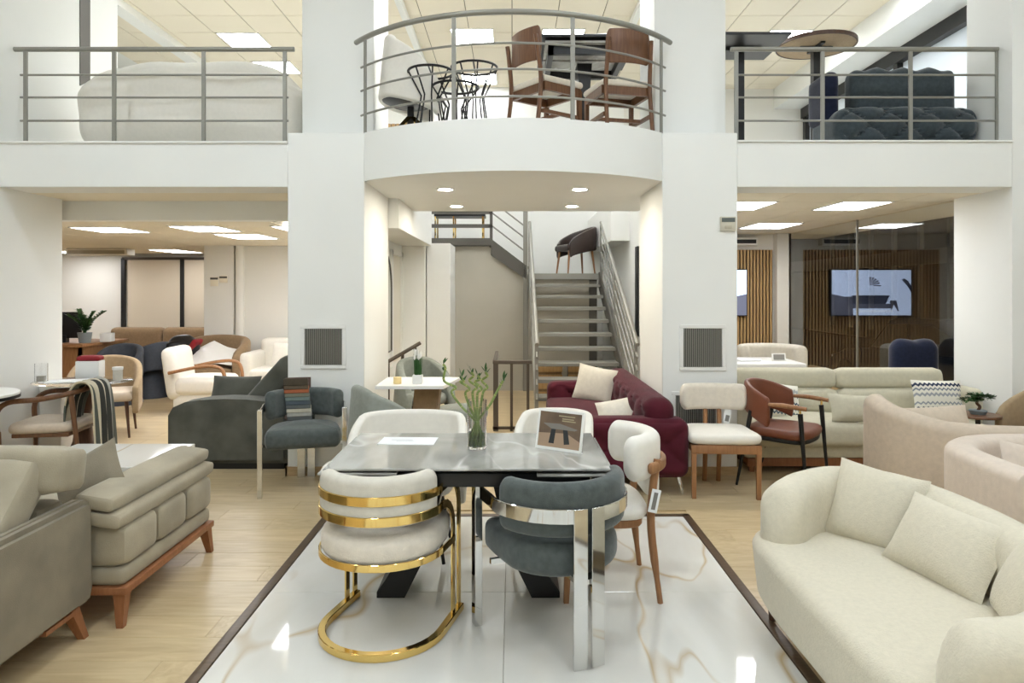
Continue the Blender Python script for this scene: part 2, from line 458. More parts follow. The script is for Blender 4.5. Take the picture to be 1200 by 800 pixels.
# curved balcony
def barc(r_in, n=28, z=0, x=1.24):
    """arc bulging towards the shop front; r_in insets it"""
    r = 1.79-r_in; cy = 5.19+1.79
    a = math.degrees(math.asin(min(1, x/r)))
    return [Vector((.01+r*sin(R(-a+2*a*i/n)), cy-r*cos(R(-a+2*a*i/n)), z)) for i in range(n+1)]
pts = [(p.x, p.y) for p in barc(0)]+[(1.252, 6.7), (1.46, 6.72), (1.46, 7.9), (-1.13, 7.9), (-1.13, 6.8), (-1.23, 6.75)]
ST('balcony', B().prism(pts, 2.453, 2.855), 'wall', ang=30)
# gallery decks (their undersides carry the lower ceilings)
ST('gallery_floor', B().box(-9.2, -1.87, 6.05, 6.8, 2.46, DK-.01).box(-9.2, -1.6, 6.8, 13, 2.46, DK-.01), 'wall')
ST('gallery_floor', B().box(1.878, 4.24, 6.05, 6.7, 2.46, DK-.01).box(1.62, 4.24, 6.7, 12.3, 2.46, DK-.01).box(4.24, 5.5, 6.44, 12.3, 2.46, DK-.01), 'wall')
ST('beam', B().box(-2.2, -1.13, 6.8, 9.6, 2.16, DK, .004, 1), 'wall')
ST('wall_stairwell', B().box(-2.6, 2.0, 12.2, 12.35, 0, HU), 'wall')
ST('wall_gallery', B().box(-9.2, -2.6, 12.3, 12.45, DK, HU).box(2.0, 5.5, 12.3, 12.45, DK, HU).box(-9.3, -9.2, 6.4, 12.4, DK, HU), 'wall_warm')
# side wall of the gallery on the street side, tall pale glazing with dark frames
gw = ST('window_2', B().box(5.3, 5.4, 6.26, 12.3, DK, HU), mat('pale_blind', (222, 230, 238), .6))
P('window_frame', B().box(5.2, 5.32, 6.3, 12.3, 4.62, 4.80), 'black', gw)
for yy in (9.3, 12.2):
    P('window_frame', B().box(5.22, 5.32, yy-.05, yy+.05, DK, 4.7), 'black', gw)
ST('trim_1', B().box(4.72, 5.3, 6.3, 12.3, 4.80, HU), 'wall')
ST('trim_2', B().box(-5.05, -4.86, 7.4, 12.3, 5.06, HU), 'wall')
ST('trim_3', B().box(-1.44, -1.36, 6.8, 12.2, 5.08, HU), 'wall')
ST('trim_4', B().box(1.58, 1.66, 6.7, 12.2, 5.08, HU), 'wall')
# dark upright set in the left gallery wall
ST('trim_5', B().prism([(6.74, 3.56), (6.90, 3.66), (6.90, HU), (6.74, HU)], -4.28, -4.262, Matrix(((0, 0, 1, 0), (1, 0, 0, 0), (0, 1, 0, 0), (0, 0, 0, 1)))), 'steel_dark')

# --- ceilings
ctm = B().cube((0, 0, .006), (.588, .588, .012), .002, 1).mesh('ceiling_tile_mesh', 20)
def ceil(name, x0, x1, y0, y1, z, skip=(), slab=True, t=.06, vis=lambda x, y: True):
    c = ST(name, B().box(x0, x1, y0, y1, z+.010, z+t), 'seam')
    nx = int((x1-x0)/.6+.01); ny = int((y1-y0)/.6+.01)
    for i in range(nx):
        for j in range(ny):
            cx, cy = x0+.3+.6*i, y0+.3+.6*j
            if any(abs(cx-sx) < .25 and abs(cy-sy) < .25 for sx, sy in skip) or not vis(cx, cy): continue
            P('ceiling_tile', ctm, 'tile', c, (cx, cy, z))
    return c
up = ceil('ceiling_gallery', -6.0, 5.4, 8.4, 12.6, HU, vis=lambda x, y: abs(x) < .62*y)
ST('ceiling_front', B().box(-9.2, 6.35, -3.1, 8.4, HU, HU+.1).box(-9.2, 6.35, 8.4, 13, HU+.05, HU+.15), 'wall')
ceil('ceiling_right', 1.92, 4.32, 6.05, 10.85, HL, t=.055, vis=lambda x, y: x < 4.24)
ST('ceiling_strip', B().box(-9, -1.87, 6.05, 6.62, HL, HL+.055), 'tile')
ST('beam', B().box(-9, -1.87, 6.6, 6.75, 2.22, HL+.05), 'wall')
ceil('ceiling_left', -8.4, -2.4, 6.75, 13.0, 2.22, t=.235, vis=lambda x, y: -.76*y-.4 < x < -.3*y+.2)

FM = {}
def lamp(label, x0, x1, y0, y1, z, em, group=None, cls='ceiling_light'):
    t = T(cls, label, 'ceiling lamp', ((x0+x1)/2, (y0+y1)/2, z), 0, group)
    a, c = (x1-x0)/2, (y1-y0)/2; f = .014
    P('frame', B().box(-a, a, -c, -c+f, -.006, .004).box(-a, a, c-f, c, -.006, .004).box(-a, -a+f, -c, c, -.006, .004).box(a-f, a, -c, c, -.006, .004), 'white', t)
    P('diffuser', B().box(-a+f, a-f, -c+f, c-f, -.003, .004), em, t)
    return t
G = 'lit ceiling panels under the gallery'
lamp('lit ceiling panel beside the pier, leftmost of those in the left bay', -4.75, -4.2, 7.3, 7.95, 2.215, 'emit_rear', G)
lamp('lit ceiling panel second from the pier in the left bay', -3.62, -3.1, 7.15, 7.85, 2.215, 'emit_rear', G)
lamp('lit ceiling panel in the left bay just behind the second one from the pier', -3.60, -3.05, 8.2, 8.95, 2.215, 'emit_rear', G)
lamp('lit ceiling panel in the left bay half hidden by the wide column', -2.54, -2.0, 7.15, 7.85, 2.215, 'emit_rear', G)
lamp('small far ceiling panel before the window wall of the left bay', -6.1, -5.6, 11.4, 12.4, 2.215, 'emit_rear', G)
lamp('lit ceiling panel half hidden by the right column', 2.1, 2.58, 6.6, 7.3, HL-.004, 'emit_rear', G)
lamp('long lit ceiling panel close to the street window', 3.2, 3.70, 6.6, 7.3, HL-.004, 'emit_rear', G)
lamp('far lit ceiling panel above the slatted wall in the right bay', 3.15, 3.74, 8.75, 9.5, HL-.004, 'emit_rear', G)
G = 'lit ceiling panels over the gallery'
lamp('lit gallery panel over the covered sofas, nearer of two', -4.17, -3.57, 9.6, 10.2, HU-.004, 'emit_up', G)
lamp('lit gallery panel over the covered sofas, farther of two', -4.12, -3.52, 10.8, 11.4, HU-.004, 'emit_up', G)
lamp('lit gallery panel seen above the wire side tables', -.86, -.26, 9.45, 10.05, HU-.004, 'emit_up', G)
lamp('lit gallery panel low behind the wire side tables', -.86, -.26, 11.4, 12.0, HU-.004, 'emit_up', G)
lamp('lit gallery panel seen above the black raised table', .42, 1.02, 9.45, 10.0, HU-.004, 'emit_up', G)
lamp('lit gallery panel partly behind the round bar table', 3.6, 4.2, 9.5, 10.05, HU-.004, 'emit_up', G)
cw = {0: 'outermost on the taupe sofa side', 1: 'inner one on the taupe sofa side', 2: 'inner one on the sand sofa side', 3: 'outermost on the sand sofa side'}
for i, x in enumerate((-3.6, -1.2, 1.2, 3.6)):  # added lamps above the view, there to light the shop front
    for j, y in enumerate((-1.6, 1.0, 3.6)):
        lamp('added unseen panel over the shop front, %s row, %s' % (('entrance', 'middle', 'balcony')[j], cw[i]), x-.3, x+.3, y-.3, y+.3, HU-.004, 'emit_front', 'added panels over the shop front')
for x, y, l in ((-.2, 7.0, 'nearer the balcony, mirror side'), (.9, 7.0, 'nearer the balcony, railing side'), (-.2, 8.05, 'nearer the stair, mirror side'), (.9, 8.05, 'nearer the stair, railing side')):  # lamps added out of view to brighten the stairwell
    lamp('added unseen panel over the stairwell, '+l, x-.3, x+.3, y-.3, y+.3, HU-.004, 'emit_up', 'added gallery panels out of view')
for x, l in ((-4.6, 'over the covered sofa, wall side'), (-3.0, 'over the covered sofa, column side'), (2.6, 'over the square bar table'), (4.1, 'over the dark tufted sofa')):  # extra unseen lamps, added to brighten the gallery
    for y in (7.9,):
        lamp('added unseen gallery panel '+l, x-.3, x+.3, y-.3, y+.3, HU-.004, 'emit_up', 'added gallery panels out of view')
for x, y, l in ((-7.3, 8.8, 'behind the pier, nearest'), (-7.6, 10.4, 'behind the pier, middle'), (-2.1, 8.6, 'behind the column, nearer'), (-2.3, 9.9, 'behind the column, farther'), (-7.9, 12.2, 'behind the pier, farthest')):  # lamps added behind pier and column to brighten the left bay
    lamp('added ceiling panel of the left bay hidden '+l, x-.27, x+.27, y-.32, y+.32, 2.215, 'emit_rear', 'added hidden panels of the left bay')
for x, y, l in ((-.6, 6.15, 'round downlight in the balcony underside, front pair, near the left column'), (.61, 6.15, 'round downlight in the balcony underside, front pair, near the right column'),
             (-.6, 7.4, 'round downlight in the balcony underside, rear pair, on the mirror side'), (.65, 7.4, 'round downlight in the balcony underside, rear pair, on the stair railing side')):
    t = T('downlight', l, 'downlight', (x, y, 2.453), 0, 'downlights under the balcony')
    P('ring', B().lathe([(.062, .0), (.088, -.003), (.09, -.008), (.062, -.006)], 24, cap=False), 'white', t)
    P('diffuser', B().lathe([(.066, -.001), (.066, -.004), (.0001, -.004)], 24), 'emit_spot', t)
# black cassette in the gallery ceiling is part of a raised table top below; grilles on the columns
def grille(label, x, z, w_, h_, y, n):
    t = T('wall_vent', label, 'vent', (x, y, z), 0, 'white framed vents in the columns')
    f = .032
    P('frame', B().box(-w_/2, w_/2, -.012, 0, h_/2-f, h_/2, .003, 1).box(-w_/2, w_/2, -.012, 0, -h_/2, -h_/2+f, .003, 1).box(-w_/2, -w_/2+f, -.012, 0, -h_/2+f, h_/2-f, .003, 1).box(w_/2-f, w_/2, -.012, 0, -h_/2+f, h_/2-f, .003, 1), 'white', t)
    P('backing', B().box(-w_/2+f, w_/2-f, -.003, 0, -h_/2+f, h_/2-f), mat('vent_shadow', (70, 70, 64), .8), t)
    b = B()
    for i in range(n):
        xx = -w_/2+f+(w_-2*f)*(i+.5)/n; b.box(xx-.004, xx+.004, -.014, -.003, -h_/2+f, h_/2-f)
    P('slat', b, 'steel', t, kind='stuff')
grille('white framed vent with upright slats low on the left column', -1.571, 1.072, .375, .365, 5.69, 19)
grille('white framed vent with upright slats on the right column at eye level', 1.588, 1.065, .385, .385, 5.69, 19)
grille('low vent in the right column half hidden by the cream wooden chair', 1.53, .52, .40, .36, 5.69, 19)
t = T('thermostat', 'small beige thermostat high on the right column', 'thermostat', (1.797, 5.69, 2.095))
P('body', B().box(-.066, .066, -.02, 0, -.06, .06, .006), mat('beige_plastic', (204, 198, 180), .5), t)
P('display', B().box(-.055, .055, -.022, -.018, .015, .05), mat('dark_display', (96, 102, 98), .3), t)
P('button', B().box(-.03, .03, -.024, -.018, -.04, -.012, .003), mat('beige_button', (188, 180, 160), .5), t)

# --- railings of the gallery
def straight_rail(label, x0, x1, posts, y=5.86, ext=(0, 0)):
    t = T('railing', label, 'railing', (0, 0, 0), 0, 'gray steel railings of the gallery')
    P('handrail', B().tube([(x0, y, 3.61), (x1, y, 3.61)], .021, 12), 'steel', t)
    for z in (3.39, 3.197, 2.997):
        P('rail', B().tube([(x0+.05, y, z), (x1-.05, y, z)], .0095, 8), 'steel', t)
    for x in posts:
        P('post', B().box(x-.016, x+.016, y-.01, y+.01, DK, 3.60, .002, 1), 'steel', t)
straight_rail('straight gray railing before the covered sofas', -4.27, -1.87, (-4.175, -3.415, -2.647, -1.95))
straight_rail('straight gray railing before the dark tufted sofa', 1.878, 4.22, (1.925, 2.665, 3.42, 4.165))
t = T('railing', 'curved gray railing along the round balcony edge', 'railing', (0, 0, 0), 0, 'gray steel railings of the gallery')
def rarc(z, x): return barc(.06, 40, z, x)
P('handrail', B().tube(rarc(3.685, 1.36), .022, 12), 'steel', t)
for z in (3.445, 3.245, 3.035): P('rail', B().tube(rarc(z, 1.30), .0095, 8), 'steel', t)
for k in range(4):
    p = barc(.06, 3, 0, 1.255)[k]; ang = math.atan2(p.x-.01, 6.98-p.y)
    P('post', B().cube((p.x, p.y, 3.265), (.034, .014, .82), .002, 1, RZ(math.degrees(ang))), 'steel', t)

# --- the stairwell under the balcony
ST('wall_stair_side', B().box(-1.7, -1.55, 6.79, 9.6, 0, 2.2).box(1.62, 1.75, 6.68, 12.2, 0, 2.46).box(-2.4, -1.55, 9.9, 12.2, 0, 2.3), 'wall')
ST('pilaster', B().box(-1.56, -1.215, 9.6, 9.95, 0, 2.2, .004, 1), 'wall')
ST('pilaster', B().box(-1.20, -.87, 9.62, 10.5, 0, 2.2, .004, 1), 'wall')
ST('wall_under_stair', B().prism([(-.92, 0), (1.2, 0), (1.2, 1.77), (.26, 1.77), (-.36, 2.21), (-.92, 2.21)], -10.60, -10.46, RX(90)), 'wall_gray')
ST('beam', B().box(1.36, 1.63, 9.4, 12.2, 2.22, DK), 'wall')
ST('trim_7', B().box(1.596, 1.625, 8.70, 8.86, .95, 2.1), 'black')
# open riser steel stair
stair = T('staircase', 'open gray steel staircase rising to a landing under the gallery', 'staircase', (0, 0, 0))
def tread_y(k): return 10.4-.294*(11-k)
for k in range(1, 11):
    y0 = tread_y(k); z = .163*k
    P('tread', B().box(.29, 1.31, y0, y0+.27, z-.045, z, .004, 1), 'steel', stair)
zl = 1.793
P('landing', B().box(.26, 1.34, 10.4, 11.7, zl-.09, zl), 'steel', stair)
for x in (.27, 1.33):
    P('stringer', B().prism([(7.35, .02), (7.55, .02), (10.42, zl-.2), (10.42, zl+.02), (10.3, zl+.02), (7.35, .17)], x-.012, x+.012, Matrix(((0, 0, 1, 0), (1, 0, 0, 0), (0, 1, 0, 0), (0, 0, 0, 1)))), 'steel_dark' if x > 1 else 'steel', stair)
for x in (.27, 1.36):
    dz = lambda h: [(x, 7.4, .17+h), (x, 10.42, zl+h)]
    P('handrail', B().tube(dz(.78), .024, 10), 'steel', stair)
    for h in (.18, .34, .50, .64): P('rail', B().tube(dz(h), .011, 8), 'steel', stair)
    for yy in (7.5, 9.0, 10.4):
        zz = .17+(yy-7.4)*(zl-.17)/3.02; P('post', B().box(x-.02, x+.02, yy-.012, yy+.012, max(0, zz-.1), zz+.77), 'steel', stair)
P('newel_post', B().box(.17, .24, 10.40, 10.46, 0, 2.85, .003, 1), 'steel', stair)
P('support_post', B().box(1.18, 1.30, 10.44, 10.56, 0, 1.70), 'steel_dark', stair)
# second flight to the left and the half landing
for k in range(1, 4):
    P('tread', B().box(.24-.2*k, .26-.2*(k-1), 10.62, 11.6, zl+.12*k-.04, zl+.12*k), 'steel', stair)
P('stringer', B().prism([(.22, zl-.09), (.22, zl+.12), (-.32, zl+.53), (-.32, zl+.28)], -10.44, -10.40, RX(90)), 'steel_dark', stair)
for h in (.28, .48, .66):
    P('rail', B().tube([(.2, 10.42, zl+.06+h), (-.32, 10.42, zl+.46+h)], .012, 8), 'steel', stair)
P('platform', B().box(-1.40, -.3, 10.38, 12.2, 2.22, 2.33), 'steel_dark', stair)
P('platform_rail', B().box(-1.40, -.3, 10.40, 10.44, 2.49, 2.545), 'steel_dark', stair)
P('platform_rail', B().box(-1.40, -.3, 10.40, 10.44, 2.70, 2.755), 'steel_dark', stair)
for x in (-1.40, -.34): P('platform_post', B().box(x, x+.045, 10.40, 10.44, 2.3, 2.9), 'steel_dark', stair)
P('platform_rail', B().box(-1.45, -1.405, 9.62, 10.44, 2.22, 2.33).box(-1.44, -1.40, 9.62, 10.44, 2.70, 2.75), 'steel_dark', stair)
# guard rails of the opening to the basement
t = T('guard_rail', 'brown steel guard rail beside the stair foot', 'railing', (0, 0, 0))
P('handrail', B().box(-.21, .22, 7.45, 7.50, .735, .775, .006, 1), 'bronze', t)
for x in (-.205, -.02, .16): P('post', B().box(x, x+(.055 if x < -.1 else .03), 7.46, 7.49, 0, .74), 'bronze', t)
P('bottom_rail', B().box(-.21, .22, 7.46, 7.49, .02, .05), 'bronze', t)
P('side_rail', B().box(-.21, -.17, 7.5, 8.6, .735, .775), 'bronze', t)
t = T('stair_handrail', 'sloping brown handrail going down beside the tall mirror', 'railing', (0, 0, 0))
P('handrail', B().tube([(-1.46, 7.9, .70), (-1.08, 8.05, .92)], .022, 8), 'bronze', t)
P('rail', B().tube([(-1.44, 7.9, .42), (-1.08, 8.05, .62)], .018, 8), 'bronze', t)
for x, z in ((-1.44, .71), (-1.28, .80), (-1.14, .88)): P('post', B().box(x-.016, x+.016, 7.93+(x+1.44)*.3, 7.96+(x+1.44)*.3, 0, z), 'bronze', t)
# lit window and round mirror on the side wall
wn = ST('window_3', B().box(-1.56, -1.545, 8.75, 9.45, .6, 2.0), mat('frosted_window', (226, 220, 206), .5))
P('window_frame', B().box(-1.56, -1.52, 9.45, 9.53, .55, 2.06).box(-1.56, -1.52, 8.68, 8.76, .55, 2.06).box(-1.56, -1.52, 8.68, 9.53, 2.0, 2.06), 'white', wn)
t = T('arched_mirror', 'tall arched mirror on the stairwell side wall', 'mirror', (-1.53, 8.2, .78))
ap = [(-.4, 0), (.4, 0)]+[(p.x, p.y) for p in arc(0, .78, .4, 0, 180, 16, ry=.42)]
mx_ = Matrix(((0, 0, 1, 0), (1, 0, 0, 0), (0, 1, 0, 0), (0, 0, 0, 1)))
P('mirror_glass', B().prism(ap, .0, .012, mx_), mat('mirror', (205, 208, 205), .03, 1), t)
P('frame', B().tube([mx_ @ Vector((p[0], p[1], .012)) for p in ap], .012, 6, closed=True), 'steel_dark', t)

# --- right bay: slatted wall, street window, dark street
ST('wall_back', B().box(1.62, 4.24, 10.55, 10.7, 0, DK), 'wall_warm')
sw = ST('slatted_wall', B().box(1.9, 4.02, 10.53, 10.55, .0, 2.16), mat('slat_backing', (34, 28, 23), .8))
b = B()
for i in range(42): b.box(1.90+.0505*i, 1.929+.0505*i, 10.50, 10.53, 0, 2.16)
P('slat', b, 'slat', sw, kind='stuff')
ST('trim_6', B().box(4.04, 4.24, 10.40, 10.55, 0, DK), 'wall_warm')
wn = ST('window_1', B().box(4.225, 4.255, 8.37, 8.385, 0, HL), 'steel')
P('pane', B().box(4.236, 4.244, 6.44, 8.37, .01, HL), 'pane', wn)
P('pane', B().box(4.236, 4.244, 8.385, 10.42, .01, HL), 'pane', wn)
P('window_frame', B().box(4.22, 4.26, 10.40, 10.46, 0, HL), 'bronze', wn)
ST('street', B().box(4.26, 30, 4, 40, -.5, -.36), mat('asphalt', (50, 50, 52), .8, bump=(80, .4)))
ST('building', B().box(14, 15, 4, 40, -.4, 6), mat('dark_facade', (44, 44, 48), .8))
fac = [o for o in C.objects if o.name == 'building'][0]
for k in range(12): P('facade_fin', B().box(13.86, 14.0, 12+1.6*k, 12.14+1.6*k, 0, 6), 'steel_dark', fac)
P('facade_band', B().box(13.84, 14.0, 4, 40, 2.4, 2.9), 'steel_dark', fac)
# --- left room under the gallery
bw = ST('wall_far', B().box(-9.2, -1.55, 13, 13.15, 0, DK), 'wall_warm')
ST('wall_far_left', B().box(-9.3, -9.2, 6.4, 13, 0, DK), 'wall_warm')
ST('wall_room', B().box(-4.3, -1.7, 10.5, 10.65, 0, 2.3).box(-4.70, -4.25, 10.42, 10.66, 0, 2.3), 'wall_warm')
ST('pipe_boxing', B().cyl((-4.17, 10.46, 0), (-4.17, 10.46, 2.25), .065, n=14), 'wall_warm')
ST('wall_partition', B().box(-1.72, -1.6, 6.79, 10.5, 0, 2.46), 'wall')
wb = ST('window_4', B().box(-7.3, -5.1, 12.97, 13.0, .5, 2.12), mat('closed_blind', (214, 200, 178), .8))
for x in (-7.38, -6.26, -5.2): P('window_frame', B().box(x-.035, x+.035, 12.94, 13.0, .4, 2.14), 'black', wb)
P('window_frame', B().box(-7.4, -5.1, 12.94, 13.0, 2.11, 2.16), 'bronze', wb)
t = T('air_conditioner', 'long beige air conditioner housing under the far ceiling of the left bay', 'air conditioner', (-6.75, 11.2, 2.10))
P('body', B().box(-.5, .5, -.12, .12, .01, .115, .01), mat('beige_housing', (214, 206, 188), .5), t)
P('outlet', B().box(-.46, .46, -.125, -.115, .025, .085), mat('outlet_shadow', (150, 138, 112), .6), t)
for i, (x, z) in enumerate(((-4.54, 1.68), (-4.40, 1.70))):
    t = T('thermostat', ('larger beige thermostat', 'smaller beige thermostat')[i]+' on the pillar of the left bay', 'thermostat', (x, 10.42, z))
    P('body', B().box(-.06, .06, -.02, 0, -.08+.03*i, .06, .006), 'tile', t)
    P('display', B().box(-.058, .058, -.022, -.018, .02, .05), 'steel_dark', t)
t = T('air_conditioner', 'small dark air conditioner slot above the slatted wall', 'air conditioner', (3.45, 10.5, 2.28))
P('body', B().box(-.3, .3, -.1, .04, -.06, .06, .01), 'white', t)
P('outlet', B().box(-.27, .27, -.104, -.096, -.03, .03), 'black', t)

lt = bpy.data.objects.new('street_lamp', bpy.data.lights.new('street_lamp', 'POINT')); C.objects.link(lt)  # unseen point light, added so the parked car shows up
lt.location = (8.2, 9.2, 3.4); lt.data.energy = 1100; lt.data.color = (1, .86, .68); lt.data.shadow_soft_size = .2
# ============================================================ FOREGROUND FURNITURE
def leg(b, p0, p1, r0, r1, n=10): return b.cyl(p0, p1, r0, r1, n)
def sq(b, p0, p1, w0, w1):
    """square tapering bar between two points"""
    p0, p1 = Vector(p0), Vector(p1)
    f = lambda p, w_: [p+Vector((x*w_/2, y*w_/2, 0)) for x, y in ((-1, -1), (1, -1), (1, 1), (-1, 1))]
    return b.ring_skin([f(p0, w0), f(p1, w1)])
def piping(parent, pts, m, r=.004, name='piping', closed=False): return P(name, B().tube(pts, r, 6, closed), m, parent)

# --- curved sand sofa, right
OX, OY = 1.45, 2.5
def loc2(pts): return [Vector((p[0]-OX, p[1]-OY, 0)) for p in pts]
t = T('curved_sofa', 'rounded two seat sofa in sand chenille beside the onyx floor, with loose cushions', 'sofa', (OX, OY, 0))
so = smooth_path(loc2([(1.10, 2.0), (1.24, 1.80), (1.6, 1.85), (1.78, 2.2), (1.86, 2.6), (1.78, 3.12), (1.44, 3.28), (1.17, 3.25), (1.09, 3.02), (1.085, 2.5)]), 5, True)
P('seat', B().slab(so, .13, .425, .055, .012, 5, .02), 'sand', t)
bp = smooth_path(loc2([(1.235, 3.10), (1.38, 3.24), (1.60, 3.31), (1.78, 3.18), (1.85, 2.88), (1.85, 2.52), (1.77, 2.18), (1.62, 1.95), (1.42, 1.84), (1.27, 1.86)]), 5)
m_ = len(bp); hs = [.96+.04*min(1, i/8) if i < m_-14 else 1-.07*((i-(m_-15))/14)**1.5 for i in range(m_)]
P('backrest', B().sweep(bp, rrect(.20, .545, .095, 6, .145), hs=hs, rnd=.10, nr=6), 'sand', t)
for x, y in ((1.22, 3.2), (1.2, 1.95), (1.62, 3.1), (1.6, 1.95)):
    P('leg', leg(B(), (x-OX, y-OY, 0), (x-OX, y-OY, .16), .016, .026), 'walnut_d', t)
pts_ = [Vector((p.x, p.y, 0)) for p in bp[-9:]]
def cushion(label, m, c, w_, h_, t_, rz, tilt, roll=0, group=None, **k):
    return O('cushion', B().pillow(w_, h_, t_, **k), m, label, 'cushion', c, 0, group, rot=(Matrix.Rotation(R(rz), 3, 'Z') @ Matrix.Rotation(R(tilt), 3, 'X') @ Matrix.Rotation(R(roll), 3, 'Y')).to_euler())
G = 'loose cushions on the sand sofa'
cushion('square sand cushion at the far end of the curved sand sofa', 'sand', (1.625, 3.06, .575), .39, .355, .13, -50, -22, 5, G)
cushion('oblong sand cushion in the middle of the curved sand sofa', 'sand', (1.685, 2.66, .555), .47, .31, .14, -76, -32, 2, G)
cushion('sand cushion at the near end of the curved sand sofa, mostly behind its arm', 'sand', (1.70, 2.24, .57), .36, .32, .14, -112, -25, 0, G)

# --- taupe sofa, left edge, seen past its arm
t = T('taupe_sofa', 'taupe sofa at the left edge with a rolled headrest and wooden feet', 'sofa', (-2.6, 2.6, 0))
P('arm', B().prism([(-.58, .14), (.49, .14), (.51, .2), (.50, .585), (.47, .605), (-.58, .605)], .60, .70, Matrix(((0, 0, 1, 0), (1, 0, 0, 0), (0, 1, 0, 0), (0, 0, 0, 1))), .022), 'taupe', t)
P('base', B().box(-1.0, .60, -.5, .48, .14, .40, .03), 'taupe', t)
P('back_frame', B().box(-1.0, .60, .28, .47, .3, .62, .04), 'taupe', t)
P('seat_cushion', B().pad((1.6, .96, .18), (-.20, -.02, .49), .05, .02), 'taupe', t)
P('back_cushion', B().pad((1.28, .17, .44), (-.03, .17, .635), .045, .0, 7, RX(-42)), 'taupe_l', t)
P('headrest', B().pad((1.3, .20, .20), (.055, .37, .765), .05, .006, 7, RX(-10)), 'taupe_l', t)
piping(t, [(.602+.05, -.58, .607), (.652, .46, .607)], 'taupe')
for x, y in ((.66, .42), (.66, -.42), (-.9, .42)):
    P('leg', sq(B(), (x+.03, y+.02, 0), (x, y-.03, .15), .032, .055), 'legwood', t)
P('wedge', B().box(.60, .69, .20, .42, .125, .145), 'legwood', t)

# --- taupe settee with folded back slabs
t = T('taupe_settee', 'light taupe three pad settee with its back folded flat on a wooden plinth', 'sofa', (-2.2, 3.6, 0))
P('plinth', B().box(-.42, .43, -.47, .46, .145, .18, .006), 'legwood', t)
P('base_cushion', B().box(-.41, .415, -.46, .45, .18, .265, .03, 3), 'taupe_l', t)
for k in range(3):
    P('seat_pad', B().pad((.86, .311, .20), (-.005, -.308+.305*k, .362), .05, .006, 7), 'taupe_l', t)
for k, (x, z) in enumerate(((.345, .498), (.315, .576))):
    P('back_slab', B().pad((.19, 1.0, .078), (x-.02, .0, z), .03, .004, 7, RY(9)), 'taupe_l', t)
for x, y in ((.39, -.43), (.40, .40), (-.38, -.43), (-.38, .40)):
    s_ = 1 if y > 0 else -1
    P('leg', sq(B(), (x+.015, y+.035*s_, 0), (x, y, .15), .03, .055), 'legwood', t)
cushion('taupe cushion standing behind the rolled headrest of the taupe sofa', 'taupe', (-2.12, 3.42, .60), .36, .28, .14, -14, -28, -38)
t = T('coffee_table', 'low table with a white marble top behind the taupe settee', 'table', (-2.68, 4.55, 0))
P('tabletop', B().box(-.42, .42, -.32, .32, .42, .45, .004, 1), 'marble', t)
P('base', B().box(-.3, .3, -.2, .2, 0, .42, .01), 'white', t)
O('white_box', B().box(-.1, .1, -.06, .06, 0, .12, .006), 'white', 'small white box at the left edge on the floor before the taupe sofa', 'box', (-1.99, 2.50, 0)) if False else None

# --- extending dining table
t = T('dining_table', 'extending dining table with a gray marble top on black legs in the centre', 'table', (-.21, 3.385, 0))
P('tabletop', B().box(-.625, .645, -.375, .375, .748, .76, .003, 1), 'gmarble', t)
P('extension_leaf', B().box(-.65, -.30, -.375, .375, .728, .74, .003, 1), 'gmarble', t)
P('extension_leaf', B().box(.32, .67, -.375, .375, .722, .734, .003, 1), 'gmarble', t)
P('frame', B().box(-.56, .56, -.33, .33, .665, .728, .004, 1), 'black', t)
for sgn in (-1, 1):
    q = [(.10, .665), (.30, .665), (.27, .55), (.29, .35), (.38, .14), (.46, .03), (.46, 0), (.32, 0), (.23, .18), (.165, .40), (.13, .55)]
    q = [(sgn*x-.01, z) for x, z in q]
    if sgn < 0: q = q[::-1]
    P('leg', B().prism(q, -.26, -.04, RX(90), .006), 'black', t)
# --- glass vase with curled lucky bamboo
t = T('glass_vase', 'clear glass vase holding curled bamboo on the gray marble table', 'vase', (-.175, 3.40, .76))
P('vessel', B().lathe([(.0001, .001), (.045, .001), (.047, .006), (.05, .24), (.046, .24), (.042, .012), (.0001, .012)], 28), 'glass', t)
P('water', B().lathe([(.0001, .0125), (.0415, .0125), (.043, .085), (.0001, .085)], 24), 'water', t)
t = T('lucky_bamboo', 'bunch of curled green bamboo stalks standing in the glass vase', 'plant', (-.175, 3.40, .775))
def leafy(b, p, d, l, w_):
    p = Vector(p); d = Vector(d).normalized(); sd = d.cross(Vector((.3, .2, 1))).normalized()*w_
    up = Vector((0, 0, -.12*l)); bm = b.bm
    a = [bm.verts.new(q) for q in (p, p+d*l*.4+sd, p+d*l*.4-sd, p+d*l*.75+sd*.6+up*.4, p+d*l*.75-sd*.6+up*.4, p+d*l+up, p+d*l*.4+Vector((0, 0, -.003)))]
    bm.faces.new((a[0], a[2], a[1])); bm.faces.new((a[1], a[2], a[4], a[3])); bm.faces.new((a[3], a[4], a[5]))
rb = random.Random(3)
tops = [(-.17, .02, .40), (-.075, -.02, .34), (-.03, .03, .36), (.005, -.02, .35), (.04, .03, .36), (.13, .01, .32)]
